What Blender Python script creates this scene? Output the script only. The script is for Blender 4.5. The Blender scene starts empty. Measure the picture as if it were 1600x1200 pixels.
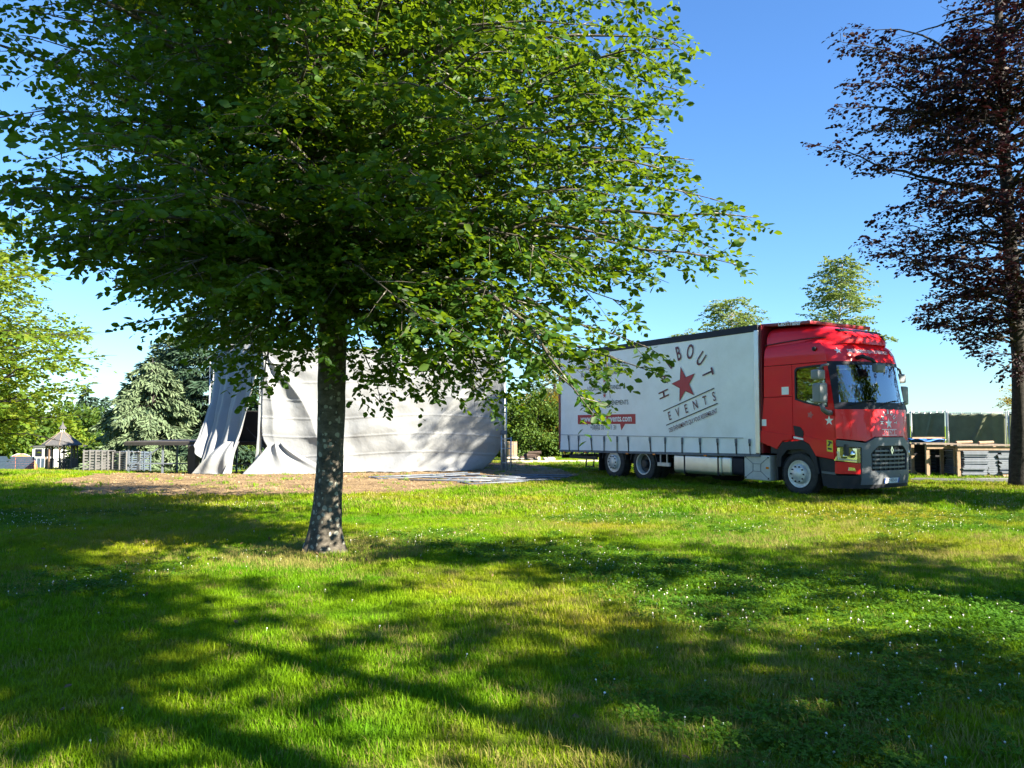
import bpy, bmesh, math, random
import numpy as np
from mathutils import Vector, Matrix, noise as mnoise

SC = bpy.context.scene
COL = SC.collection
rng = np.random.default_rng(11)
random.seed(11)

# ------------------------------------------------------------------ camera, sky, sun, exposure
EYE = 1.58
FPX = 1202.0
PITCH = math.atan(65 / FPX)
cam_data = bpy.data.cameras.new('camera')
cam = bpy.data.objects.new('camera', cam_data)
COL.objects.link(cam)
cam.location = (0, 0, EYE)
cam.rotation_euler = (math.pi / 2 + PITCH, 0, 0)
cam_data.sensor_width = 36
cam_data.lens = 36 * FPX / 1600
cam_data.clip_start = 0.05
cam_data.clip_end = 3000
SC.camera = cam

TO_SUN = Vector((1.5, -1.0, 1.09)).normalized()
world = bpy.data.worlds.new('World')
SC.world = world
world.use_nodes = True
wn, wl = world.node_tree.nodes, world.node_tree.links
wn.clear()
sky = wn.new('ShaderNodeTexSky')
sky.sky_type = 'NISHITA'
sky.sun_disc = False
sky.sun_elevation = math.asin(TO_SUN.z)
sky.sun_rotation = math.atan2(TO_SUN.x, TO_SUN.y)
sky.altitude = 100
sky.air_density = 1.25
sky.dust_density = 0.0
sky.ozone_density = 2.0
balance = wn.new('ShaderNodeMix')            # white balance of the whole sky
balance.data_type = 'RGBA'
balance.blend_type = 'MULTIPLY'
balance.inputs[0].default_value = 1
balance.inputs[7].default_value = (0.42, 0.66, 0.98, 1)
bg = wn.new('ShaderNodeBackground')
bg.inputs['Strength'].default_value = 0.052
wo = wn.new('ShaderNodeOutputWorld')
wl.new(sky.outputs[0], balance.inputs[6])
wl.new(balance.outputs[2], bg.inputs['Color'])
wl.new(bg.outputs[0], wo.inputs['Surface'])

sun_data = bpy.data.lights.new('sun', 'SUN')
sun_data.energy = 5.0
sun_data.angle = math.radians(0.53)
sun_data.color = (1.0, 0.89, 0.70)
sun = bpy.data.objects.new('sun', sun_data)
COL.objects.link(sun)
sun.rotation_euler = (-TO_SUN).to_track_quat('-Z', 'Y').to_euler()
sun.location = (20, -20, 30)

SC.view_settings.view_transform = 'Standard'
SC.view_settings.look = 'None'
SC.view_settings.gamma = 1.0
SC.view_settings.use_curve_mapping = False
SC.view_settings.exposure = 2.4
SC.render.engine = 'CYCLES'
SC.cycles.use_denoising = True
SC.cycles.max_bounces = 7
SC.cycles.diffuse_bounces = 4
SC.cycles.glossy_bounces = 3
SC.cycles.transmission_bounces = 5
SC.cycles.transparent_max_bounces = 8
SC.cycles.sample_clamp_indirect = 6

# ------------------------------------------------------------------ helpers
def ray(u, v):
    cx = (u - 800) / FPX
    cy = (600 - v) / FPX
    return Vector((cx, math.cos(PITCH) - cy * math.sin(PITCH), math.sin(PITCH) + cy * math.cos(PITCH)))

def at(u, v, depth):
    d = ray(u, v)
    return Vector((0, 0, EYE)) + d * (depth / d.y)

def sstep(a, b, x):
    t = np.clip((x - a) / (b - a), 0, 1)
    return t * t * (3 - 2 * t)

def ground_z(x, y):
    x = np.asarray(x, float); y = np.asarray(y, float)
    left = 1 - sstep(-14, -2, x)
    fall = -0.054 * np.clip(y - 25, 0, 42)
    und = 0.05 * np.sin(x * 0.35 + 1.3) * np.sin(y * 0.27 + .4) * sstep(8, 14, y) * (1 - sstep(15.5, 17, y) * sstep(2, 4, x))
    mound = 0.10 * np.exp(-(((x + 6.5) / 5.5) ** 2 + ((y - 21.5) / 3.2) ** 2))
    return left * fall + und + mound

def gz(x, y):
    return float(ground_z(x, y))

def tag(o, label=None, cat=None, group=None, kind=None):
    if label: o['label'] = label
    if cat: o['category'] = cat
    if group: o['group'] = group
    if kind: o['kind'] = kind
    return o

def empty(name, loc=(0, 0, 0), rz=0, label=None, cat=None, group=None, kind=None):
    o = bpy.data.objects.new(name, None)
    o.empty_display_size = 0.2
    COL.objects.link(o)
    o.location = loc
    o.rotation_euler = (0, 0, rz)
    return tag(o, label, cat, group, kind)

def link(name, me, parent=None, loc=None, rz=0):
    o = bpy.data.objects.new(name, me)
    COL.objects.link(o)
    if parent is not None: o.parent = parent
    if loc is not None: o.location = loc
    if rz: o.rotation_euler = (0, 0, rz)
    return o

def mesh_np(name, verts, faces, mat, smooth=False):
    """faces: int array (n,k) all the same size"""
    me = bpy.data.meshes.new(name)
    verts = np.asarray(verts, np.float32); faces = np.asarray(faces, np.int32)
    n, k = faces.shape
    me.vertices.add(len(verts)); me.vertices.foreach_set('co', verts.ravel())
    me.loops.add(n * k); me.loops.foreach_set('vertex_index', faces.ravel())
    me.polygons.add(n)
    me.polygons.foreach_set('loop_start', np.arange(0, n * k, k, dtype=np.int32))
    me.polygons.foreach_set('loop_total', np.full(n, k, np.int32))
    if smooth: me.polygons.foreach_set('use_smooth', np.ones(n, bool))
    me.update(calc_edges=True)
    if mat: me.materials.append(mat)
    return me

class MB:
    def __init__(self): self.v = []; self.f = []
    def add(self, vs, fs):
        o = len(self.v)
        self.v += [tuple(p) for p in vs]; self.f += [tuple(i + o for i in f) for f in fs]
        return self
    def box(self, c, s, rz=0, M=None):
        hx, hy, hz = s[0] / 2, s[1] / 2, s[2] / 2
        R = M if M is not None else Matrix.Rotation(rz, 3, 'Z')
        vs = [Vector(c) + R @ Vector((sx * hx, sy * hy, sz * hz)) for sx in (-1, 1) for sy in (-1, 1) for sz in (-1, 1)]
        return self.add(vs, [(0, 1, 3, 2), (4, 6, 7, 5), (0, 4, 5, 1), (2, 3, 7, 6), (0, 2, 6, 4), (1, 5, 7, 3)])
    def bar(self, a, b, w, h=None, up=(0, 0, 1)):
        a = Vector(a); b = Vector(b); h = h or w
        d = (b - a); L = d.length
        if L < 1e-6: return self
        z = d / L; u = Vector(up)
        if abs(z.dot(u)) > .98: u = Vector((1, 0, 0))
        x = z.cross(u).normalized(); y = x.cross(z)
        return self.box((a + b) / 2, (w, h, L), M=Matrix((x, y, z)).transposed())
    def tube(self, pts, r, n=8, caps=True):
        pts = [Vector(p) for p in pts]
        rs = r if isinstance(r, (list, tuple)) else [r] * len(pts)
        rings = []; prev = None
        for i, p in enumerate(pts):
            t = (pts[min(i + 1, len(pts) - 1)] - pts[max(i - 1, 0)]).normalized()
            if prev is None:
                u = Vector((0, 0, 1)) if abs(t.z) < .9 else Vector((1, 0, 0))
                x = t.cross(u).normalized()
            else:
                x = (prev - t * prev.dot(t)).normalized()
            prev = x; y = t.cross(x)
            rings.append([p + (x * math.cos(2 * math.pi * k / n) + y * math.sin(2 * math.pi * k / n)) * rs[i] for k in range(n)])
        return self.loft(rings, caps)
    def loft(self, rings, caps=True):
        n = len(rings[0]); o = len(self.v)
        for r in rings: self.v += [tuple(p) for p in r]
        for i in range(len(rings) - 1):
            for k in range(n):
                self.f.append((o + i * n + k, o + i * n + (k + 1) % n, o + (i + 1) * n + (k + 1) % n, o + (i + 1) * n + k))
        if caps:
            self.f.append(tuple(o + k for k in reversed(range(n))))
            self.f.append(tuple(o + (len(rings) - 1) * n + k for k in range(n)))
        return self
    def lathe(self, prof, c, axis='Y', n=32, caps=True):
        """prof: list of (radius, offset along axis)"""
        rings = []
        for r, h in prof:
            ring = []
            for k in range(n):
                a = 2 * math.pi * k / n
                if axis == 'Y': ring.append((c[0] + r * math.cos(a), c[1] + h, c[2] + r * math.sin(a)))
                else: ring.append((c[0] + r * math.cos(a), c[1] + r * math.sin(a), c[2] + h))
            rings.append(ring)
        return self.loft(rings, caps)
    def grid(self, fn, nu, nv):
        o = len(self.v)
        for j in range(nv + 1):
            for i in range(nu + 1): self.v.append(tuple(fn(i / nu, j / nv)))
        for j in range(nv):
            for i in range(nu):
                a = o + j * (nu + 1) + i
                self.f.append((a, a + 1, a + nu + 2, a + nu + 1))
        return self
    def mesh(self, name, mat, smooth=False, bevel=0, fix=True, autosmooth=None):
        me = bpy.data.meshes.new(name)
        me.from_pydata(self.v, [], self.f)
        if fix or bevel:
            bm = bmesh.new(); bm.from_mesh(me)
            if fix: bmesh.ops.recalc_face_normals(bm, faces=bm.faces)
            if bevel:
                es = [e for e in bm.edges if len(e.link_faces) == 2 and e.calc_face_angle(0) > .6]
                bmesh.ops.bevel(bm, geom=es, offset=bevel, segments=2, affect='EDGES', profile=.6, clamp_overlap=True)
            bm.to_mesh(me); bm.free()
        if smooth: me.polygons.foreach_set('use_smooth', np.ones(len(me.polygons), bool))
        if autosmooth:
            me.polygons.foreach_set('use_smooth', np.ones(len(me.polygons), bool))
            me.set_sharp_from_angle(angle=autosmooth)
        if mat: me.materials.append(mat)
        return me
    def obj(self, name, mat, parent=None, loc=None, **k):
        return link(name, self.mesh(name, mat, **k), parent, loc)

def patch_mesh(name, outer, holes, mapf, thick, mat, cuts=(), smooth=True):
    """2-D outline with holes -> curved panel with thickness. mapf(a,b,depth)->xyz"""
    bm = bmesh.new(); es = []
    for lp in [outer] + list(holes):
        vs = [bm.verts.new((p[0], p[1], 0)) for p in lp]
        es += [bm.edges.new((vs[i], vs[(i + 1) % len(vs)])) for i in range(len(vs))]
    bmesh.ops.triangle_fill(bm, use_beauty=True, use_dissolve=False, edges=es, normal=(0, 0, 1))
    for ax, vals in cuts:
        for val in vals:
            co = (val, 0, 0) if ax == 0 else (0, val, 0)
            no = (1, 0, 0) if ax == 0 else (0, 1, 0)
            bmesh.ops.bisect_plane(bm, geom=bm.verts[:] + bm.edges[:] + bm.faces[:], plane_co=co, plane_no=no, dist=1e-5)
    bm.verts.index_update()
    P = [(v.co.x, v.co.y) for v in bm.verts]; n = len(P)
    F = [tuple(v.index for v in f.verts) for f in bm.faces]
    B = [tuple(v.index for v in e.verts) for e in bm.edges if len(e.link_faces) == 1]
    bm.free()
    m = MB()
    m.v = [tuple(mapf(a, b, 0)) for a, b in P] + [tuple(mapf(a, b, thick)) for a, b in P]
    m.f = F + [tuple(i + n for i in reversed(f)) for f in F] + [(a, b, b + n, a + n) for a, b in B]
    return m.mesh(name, mat, autosmooth=.6 if smooth else None)

def patch(name, outer, holes, mapf, thick, mat, parent, cuts=(), smooth=True):
    return link(name, patch_mesh(name, outer, holes, mapf, thick, mat, cuts, smooth), parent)

def text_mesh(s, size, mat, xs=1.0, align='CENTER', offset=0.0, space=1.0):
    cu = bpy.data.curves.new('lettering', 'FONT')
    cu.body = s; cu.size = size; cu.align_x = align; cu.align_y = 'CENTER'
    cu.offset = offset; cu.space_character = space; cu.resolution_u = 3
    ob = bpy.data.objects.new('lettering_source', cu)
    me = bpy.data.meshes.new_from_object(ob)
    bpy.data.objects.remove(ob); bpy.data.curves.remove(cu)
    co = np.empty(len(me.vertices) * 3, np.float32); me.vertices.foreach_get('co', co)
    co = co.reshape(-1, 3); co[:, 0] *= xs
    me.vertices.foreach_set('co', co.ravel())
    me.materials.clear(); me.materials.append(mat); me.update()
    return me

def map_mesh(me, fn):
    for v in me.vertices: v.co = fn(v.co.x, v.co.y)
    me.update(); return me

def star_pts(r, rot=0, c=(0, 0), inner=.4):
    return [(c[0] + (r if k % 2 == 0 else r * inner) * math.sin(rot + k * math.pi / 5), c[1] + (r if k % 2 == 0 else r * inner) * math.cos(rot + k * math.pi / 5)) for k in range(10)]

# ------------------------------------------------------------------ materials
def new_mat(name):
    m = bpy.data.materials.new(name); m.use_nodes = True
    nt = m.node_tree; nt.nodes.clear()
    out = nt.nodes.new('ShaderNodeOutputMaterial')
    return m, nt.nodes, nt.links, out

def mat_basic(name, col, rough=.5, metal=0, var=.12, scale=6, bump=0, bscale=60, coat=0, spec=.5, dirt=None, dirt_amt=0):
    m, N, L, out = new_mat(name)
    b = N.new('ShaderNodeBsdfPrincipled')
    b.inputs['Roughness'].default_value = rough; b.inputs['Metallic'].default_value = metal
    b.inputs['Specular IOR Level'].default_value = spec
    b.inputs['Coat Weight'].default_value = coat; b.inputs['Coat Roughness'].default_value = .05
    tc = N.new('ShaderNodeTexCoord')
    nz = N.new('ShaderNodeTexNoise'); nz.inputs['Scale'].default_value = scale; nz.inputs['Detail'].default_value = 5
    L.new(tc.outputs['Object'], nz.inputs['Vector'])
    rp = N.new('ShaderNodeValToRGB')
    rp.color_ramp.elements[0].position = .3; rp.color_ramp.elements[1].position = .7
    rp.color_ramp.elements[0].color = tuple(c * (1 - var) for c in col) + (1,)
    rp.color_ramp.elements[1].color = tuple(min(1, c * (1 + var)) for c in col) + (1,)
    L.new(nz.outputs['Fac'], rp.inputs[0])
    colsock = rp.outputs[0]
    if dirt:
        n2 = N.new('ShaderNodeTexNoise'); n2.inputs['Scale'].default_value = scale * .6; n2.inputs['Detail'].default_value = 8; n2.inputs['Roughness'].default_value = .7
        L.new(tc.outputs['Object'], n2.inputs['Vector'])
        r2 = N.new('ShaderNodeMapRange'); r2.inputs[1].default_value = .45; r2.inputs[2].default_value = .75; r2.inputs[4].default_value = dirt_amt
        L.new(n2.outputs['Fac'], r2.inputs[0])
        mx = N.new('ShaderNodeMix'); mx.data_type = 'RGBA'; mx.inputs[7].default_value = dirt + (1,)
        L.new(r2.outputs[0], mx.inputs[0]); L.new(colsock, mx.inputs[6]); colsock = mx.outputs[2]
    L.new(colsock, b.inputs['Base Color'])
    if bump:
        n3 = N.new('ShaderNodeTexNoise'); n3.inputs['Scale'].default_value = bscale; n3.inputs['Detail'].default_value = 4
        L.new(tc.outputs['Object'], n3.inputs['Vector'])
        bp = N.new('ShaderNodeBump'); bp.inputs['Strength'].default_value = bump; bp.inputs['Distance'].default_value = .02
        L.new(n3.outputs['Fac'], bp.inputs['Height']); L.new(bp.outputs[0], b.inputs['Normal'])
    L.new(b.outputs[0], out.inputs[0])
    return m

def mat_leaf(name, cols, trans, tw=.35, rough=.55, spec=.2, big=0):
    """cols: list of leaf colours chosen per leaf; trans: colour of light passing through"""
    m, N, L, out = new_mat(name)
    g = N.new('ShaderNodeNewGeometry')
    rp = N.new('ShaderNodeValToRGB'); cr = rp.color_ramp
    while len(cr.elements) < len(cols): cr.elements.new(.5)
    for i, c in enumerate(cols):
        cr.elements[i].position = i / max(1, len(cols) - 1); cr.elements[i].color = tuple(c) + (1,)
    L.new(g.outputs['Random Per Island'], rp.inputs[0])
    col = rp.outputs[0]
    b = N.new('ShaderNodeBsdfPrincipled'); b.inputs['Roughness'].default_value = rough; b.inputs['Specular IOR Level'].default_value = spec
    L.new(col, b.inputs['Base Color'])
    t = N.new('ShaderNodeBsdfTranslucent'); 
    mx2 = N.new('ShaderNodeMix'); mx2.data_type = 'RGBA'; mx2.inputs[0].default_value = .75; mx2.inputs[7].default_value = tuple(trans) + (1,)
    L.new(col, mx2.inputs[6]); L.new(mx2.outputs[2], t.inputs['Color'])
    mx = N.new('ShaderNodeMixShader'); mx.inputs[0].default_value = tw
    L.new(b.outputs[0], mx.inputs[1]); L.new(t.outputs[0], mx.inputs[2]); L.new(mx.outputs[0], out.inputs[0])
    return m

def mat_bark(name, dark, light, lichen=None, lich_amt=.5, scale=9):
    m, N, L, out = new_mat(name)
    tc = N.new('ShaderNodeTexCoord')
    mp = N.new('ShaderNodeMapping'); mp.inputs['Scale'].default_value = (1, 1, 1.6)
    L.new(tc.outputs['Object'], mp.inputs[0])
    nz = N.new('ShaderNodeTexNoise'); nz.inputs['Scale'].default_value = scale; nz.inputs['Detail'].default_value = 9; nz.inputs['Roughness'].default_value = .7
    L.new(mp.outputs[0], nz.inputs['Vector'])
    rp = N.new('ShaderNodeValToRGB'); rp.color_ramp.elements[0].position = .35; rp.color_ramp.elements[1].position = .68
    rp.color_ramp.elements[0].color = dark + (1,); rp.color_ramp.elements[1].color = light + (1,)
    L.new(nz.outputs['Fac'], rp.inputs[0]); col = rp.outputs[0]
    if lichen:
        nw = N.new('ShaderNodeTexNoise'); nw.inputs['Scale'].default_value = 14; nw.inputs['Detail'].default_value = 5
        L.new(tc.outputs['Object'], nw.inputs['Vector'])
        ad = N.new('ShaderNodeMix'); ad.data_type = 'VECTOR'; ad.inputs[0].default_value = .05
        L.new(tc.outputs['Object'], ad.inputs[4]); L.new(nw.outputs['Color'], ad.inputs[5])
        vo = N.new('ShaderNodeTexVoronoi'); vo.inputs['Scale'].default_value = 15
        L.new(ad.outputs[1], vo.inputs['Vector'])
        # blotches of differing size: threshold varies per cell
        sep = N.new('ShaderNodeSeparateColor'); L.new(vo.outputs['Color'], sep.inputs[0])
        th = N.new('ShaderNodeMath'); th.operation = 'MULTIPLY'; th.inputs[1].default_value = lich_amt
        L.new(sep.outputs[0], th.inputs[0])
        sub = N.new('ShaderNodeMath'); sub.operation = 'SUBTRACT'
        L.new(th.outputs[0], sub.inputs[0]); L.new(vo.outputs['Distance'], sub.inputs[1])
        mr = N.new('ShaderNodeMapRange'); mr.inputs[1].default_value = 0.0; mr.inputs[2].default_value = .08
        L.new(sub.outputs[0], mr.inputs[0])
        mx = N.new('ShaderNodeMix'); mx.data_type = 'RGBA'; mx.inputs[7].default_value = lichen + (1,)
        L.new(mr.outputs[0], mx.inputs[0]); L.new(col, mx.inputs[6]); col = mx.outputs[2]
    b = N.new('ShaderNodeBsdfPrincipled'); b.inputs['Roughness'].default_value = .9; b.inputs['Specular IOR Level'].default_value = .2
    L.new(col, b.inputs['Base Color'])
    bp = N.new('ShaderNodeBump'); bp.inputs['Strength'].default_value = .7; bp.inputs['Distance'].default_value = .02
    L.new(nz.outputs['Fac'], bp.inputs['Height']); L.new(bp.outputs[0], b.inputs['Normal'])
    L.new(b.outputs[0], out.inputs[0])
    return m

def mat_glass(name, tint, mixv=.6, rough=.02):
    m, N, L, out = new_mat(name)
    t = N.new('ShaderNodeBsdfTransparent'); t.inputs[0].default_value = tint + (1,)
    g = N.new('ShaderNodeBsdfGlossy'); g.inputs['Roughness'].default_value = rough; g.inputs['Color'].default_value = (1, 1, 1, 1)
    fr = N.new('ShaderNodeFresnel'); fr.inputs[0].default_value = 1.5
    mr = N.new('ShaderNodeMapRange'); mr.inputs[3].default_value = .0; mr.inputs[4].default_value = 1.0; mr.inputs[1].default_value = 0; mr.inputs[2].default_value = mixv
    L.new(fr.outputs[0], mr.inputs[0])
    mx = N.new('ShaderNodeMixShader'); L.new(mr.outputs[0], mx.inputs[0])
    L.new(t.outputs[0], mx.inputs[1]); L.new(g.outputs[0], mx.inputs[2]); L.new(mx.outputs[0], out.inputs[0])
    return m

M = {}
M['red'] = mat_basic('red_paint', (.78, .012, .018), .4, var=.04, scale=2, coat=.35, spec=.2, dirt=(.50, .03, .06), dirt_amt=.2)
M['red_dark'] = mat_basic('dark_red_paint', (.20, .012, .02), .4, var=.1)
M['print_red'] = mat_basic('red_print', (.42, .025, .03), .5, var=.06)
M['print_dark'] = mat_basic('maroon_print', (.11, .012, .022), .5, var=.06)
M['print_black'] = mat_basic('black_print', (.02, .02, .025), .5)
M['print_white'] = mat_basic('white_print', (.82, .82, .82), .5, var=.03)
M['curtain'] = mat_basic('white_curtain', (.86, .86, .87), .42, var=.035, scale=1.3, dirt=(.60, .59, .56), dirt_amt=.55)
M['alu'] = mat_basic('brushed_aluminium', (.62, .62, .62), .38, metal=.9, var=.08, scale=4)
M['silver'] = mat_basic('silver_plastic', (.52, .51, .48), .5, var=.08, scale=5, dirt=(.3, .27, .22), dirt_amt=.5)
M['rim'] = mat_basic('silver_rim', (.60, .60, .60), .4, metal=.35, var=.1, scale=9, dirt=(.25, .21, .17), dirt_amt=.4)
M['rubber'] = mat_basic('tyre_rubber', (.022, .022, .024), .75, var=.2, scale=12, dirt=(.10, .09, .07), dirt_amt=.5)
M['black'] = mat_basic('black_plastic', (.014, .016, .022), .55, var=.2, scale=8, spec=.3, dirt=(.045, .042, .04), dirt_amt=.3)
M['dark_rail'] = mat_basic('dark_blue_rail', (.009, .011, .022), .55, var=.2, spec=.25)
M['grey_trim'] = mat_basic('grey_trim', (.10, .11, .125), .45, var=.08, scale=5)
M['grey_mid'] = mat_basic('mirror_grey', (.17, .18, .20), .45, var=.06)
M['chrome'] = mat_basic('chrome', (.8, .8, .82), .12, metal=1, var=.05)
M['lens'] = mat_glass('headlight_lens', (.95, .96, .97), .5)
M['windscreen'] = mat_glass('windscreen_glass', (.62, .70, .70), .32)
M['door_glass'] = mat_glass('door_glass', (.60, .70, .66), .45)
M['interior'] = mat_basic('cab_interior', (.035, .035, .04), .7, var=.2)
M['seat'] = mat_basic('seat_fabric', (.05, .05, .06), .85, var=.2, scale=20)
M['amber'] = mat_basic('amber_lens', (.65, .16, .01), .25, var=.05)
M['yellow'] = mat_basic('yellow_sticker', (.72, .58, .03), .5, var=.04)
M['blue_plate'] = mat_basic('blue_plate_band', (.02, .08, .45), .4)
M['tarp'] = mat_basic('grey_white_tarpaulin', (.24, .255, .275), .6, var=.07, scale=1.1, spec=.3, bump=.5, bscale=9, dirt=(.20, .21, .225), dirt_amt=.4)
M['steel'] = mat_basic('galvanised_steel', (.42, .44, .46), .45, metal=.6, var=.12, scale=10)
M['steel_dull'] = mat_basic('weathered_steel', (.10, .12, .155), .55, metal=.0, var=.18, scale=8)
M['black_steel'] = mat_basic('black_steel', (.02, .02, .022), .5, var=.2)
M['deck'] = mat_basic('stage_deck_board', (.045, .04, .04), .7, var=.2)
M['wood_grey'] = mat_basic('weathered_timber', (.16, .13, .105), .85, var=.25, scale=14, bump=.3)
M['wood_warm'] = mat_basic('sawn_timber', (.24, .165, .11), .8, var=.22, scale=12, bump=.2)
M['wood_dark'] = mat_basic('dark_stained_timber', (.15, .10, .07), .85, var=.3, scale=14, bump=.3)
M['shingle'] = mat_basic('roof_shingle', (.075, .075, .08), .85, var=.25, scale=9)
M['white_wall'] = mat_basic('white_render', (.72, .72, .70), .7, var=.04)
M['fence_mesh'] = mat_basic('olive_fence_netting', (.115, .130, .080), .85, var=.14, scale=5, bump=.3, bscale=40)
M['blue_tarp'] = mat_basic('blue_sheet', (.03, .16, .50), .5, var=.15)
M['blue_grey'] = mat_basic('blue_grey_shade_plastic', (.035, .058, .095), .6, var=.15, scale=5)  # own colour of the hoarding; on the right-hand barrier rack it paints shade
M['rack_grey'] = mat_basic('grey_rack_plastic', (.125, .125, .13), .65, var=.15, scale=5)
M['orange'] = mat_basic('orange_canvas', (.60, .16, .06), .7, var=.1)
M['stone'] = mat_basic('pale_stone', (.40, .35, .29), .9, var=.25, scale=9, bump=.5, bscale=20)
M['log'] = mat_basic('charred_log', (.06, .04, .032), .9, var=.4, scale=9, bump=.5, bscale=20)
M['clover_white'] = mat_basic('clover_bloom', (.74, .71, .66), .8, var=.15, scale=40)
M['bark_beech'] = mat_bark('beech_bark', (.035, .032, .027), (.12, .108, .09), (.24, .24, .205), .50)
M['bark_dark'] = mat_bark('dark_bark', (.016, .015, .015), (.055, .05, .047))
M['bark_birch'] = mat_bark('birch_bark', (.12, .11, .10), (.55, .53, .48))
M['leaf_beech'] = mat_leaf('beech_leaf', [(.010, .036, .006), (.016, .052, .007), (.025, .070, .008), (.042, .092, .010), (.055, .090, .012)], (.26, .40, .010), .34, .5)
M['leaf_copper'] = mat_leaf('copper_beech_leaf', [(.007, .004, .007), (.011, .0045, .008), (.020, .006, .008), (.010, .005, .009)], (.04, .007, .009), .18, .55, .18)
M['leaf_lime'] = mat_leaf('yellow_green_leaf', [(.07, .14, .012), (.10, .17, .015), (.14, .18, .016), (.06, .13, .015)], (.36, .44, .02), .40)
M['leaf_birch'] = mat_leaf('birch_leaf', [(.085, .14, .035), (.11, .165, .045), (.14, .185, .06)], (.26, .34, .06), .35)
M['leaf_shrub'] = mat_leaf('shrub_leaf', [(.03, .07, .012), (.05, .10, .016), (.08, .13, .02), (.04, .085, .015)], (.18, .26, .02), .28)
M['leaf_gold'] = mat_leaf('golden_shrub_leaf', [(.12, .14, .015), (.19, .17, .02), (.24, .13, .025), (.09, .12, .015)], (.4, .32, .02), .3)
M['leaf_pale'] = mat_leaf('pale_leaf', [(.10, .12, .06), (.13, .15, .075), (.17, .16, .10)], (.24, .26, .09), .3)
M['needle_blue'] = mat_leaf('cedar_needle', [(.095, .14, .075), (.125, .18, .10), (.16, .21, .12)], (.12, .16, .08), .15, .7, .15)
M['needle_dark'] = mat_leaf('dark_conifer_needle', [(.022, .048, .030), (.032, .065, .040), (.05, .085, .055)], (.05, .09, .04), .12, .7, .15)
M['hedge'] = mat_leaf('hedge_leaf', [(.10, .15, .012), (.14, .19, .016), (.08, .13, .014)], (.3, .34, .02), .25)

# ------------------------------------------------------------------ ground, dirt, grass
def gp(u, v):
    """pixel -> point on the ground"""
    d = ray(u, v); t = 1.0; o = Vector((0, 0, EYE))
    for i in range(4000):
        p = o + d * t
        if p.z <= gz(p.x, p.y): return p
        t += .02 if t < 40 else .1
    return p

def in_poly(px, py, poly):
    poly = np.asarray(poly); inside = np.zeros(len(px), bool)
    j = len(poly) - 1
    for i in range(len(poly)):
        xi, yi = poly[i]; xj, yj = poly[j]
        c = ((yi > py) != (yj > py)) & (px < (xj - xi) * (py - yi) / (yj - yi + 1e-12) + xi)
        inside ^= c; j = i
    return inside

def nz2(x, y, s, seed=0.0):
    """cheap smooth value noise, about -1..1"""
    x = np.asarray(x) * s + seed * 17.13; y = np.asarray(y) * s + seed * 9.71
    return (np.sin(x * 1.0 + 1.7 * np.sin(y * .83 + seed)) + np.sin(y * 1.13 + 1.9 * np.sin(x * .71 + 2.1)) + np.sin((x + y) * 1.71 + seed) * .6 + np.sin((x - y) * 2.37 + 1.1) * .4) / 3

def grass_colour(N, L):
    g = N.new('ShaderNodeNewGeometry')
    def noise(scale, det=4, rough=.6):
        n = N.new('ShaderNodeTexNoise'); n.inputs['Scale'].default_value = scale; n.inputs['Detail'].default_value = det; n.inputs['Roughness'].default_value = rough
        L.new(g.outputs['Position'], n.inputs['Vector']); return n.outputs['Fac']
    def mixc(fac, a, b, lo, hi):
        mr = N.new('ShaderNodeMapRange'); mr.inputs[1].default_value = lo; mr.inputs[2].default_value = hi
        L.new(fac, mr.inputs[0])
        mx = N.new('ShaderNodeMix'); mx.data_type = 'RGBA'
        L.new(mr.outputs[0], mx.inputs[0])
        for s, val in ((6, a), (7, b)):
            if isinstance(val, tuple): mx.inputs[s].default_value = val + (1,)
            else: L.new(val, mx.inputs[s])
        return mx.outputs[2]
    c = mixc(noise(.55), (.072, .190, .003), (.155, .262, .003), .35, .65)
    c = mixc(noise(.23, 6), c, (.300, .265, .014), .48, .70)
    c = mixc(noise(2.3, 4), c, (.215, .185, .045), .60, .80)
    return c

def mat_ground():
    m, N, L, out = new_mat('lawn_ground')
    c = grass_colour(N, L)
    g = N.new('ShaderNodeNewGeometry')
    n = N.new('ShaderNodeTexNoise'); n.inputs['Scale'].default_value = 9; n.inputs['Detail'].default_value = 6; n.inputs['Roughness'].default_value = .75
    L.new(g.outputs['Position'], n.inputs['Vector'])
    mr = N.new('ShaderNodeMapRange'); mr.inputs[1].default_value = .3; mr.inputs[2].default_value = .7; mr.inputs[3].default_value = .35; mr.inputs[4].default_value = 1.0
    L.new(n.outputs['Fac'], mr.inputs[0])
    mu = N.new('ShaderNodeMix'); mu.data_type = 'RGBA'; mu.inputs[6].default_value = (.055, .050, .022, 1)
    L.new(mr.outputs[0], mu.inputs[0]); L.new(c, mu.inputs[7])
    b = N.new('ShaderNodeBsdfPrincipled'); b.inputs['Roughness'].default_value = .9; b.inputs['Specular IOR Level'].default_value = .1
    L.new(mu.outputs[2], b.inputs['Base Color'])
    bp = N.new('ShaderNodeBump'); bp.inputs['Strength'].default_value = .8; bp.inputs['Distance'].default_value = .05
    L.new(n.outputs['Fac'], bp.inputs['Height']); L.new(bp.outputs[0], b.inputs['Normal'])
    L.new(b.outputs[0], out.inputs[0]); return m

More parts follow.
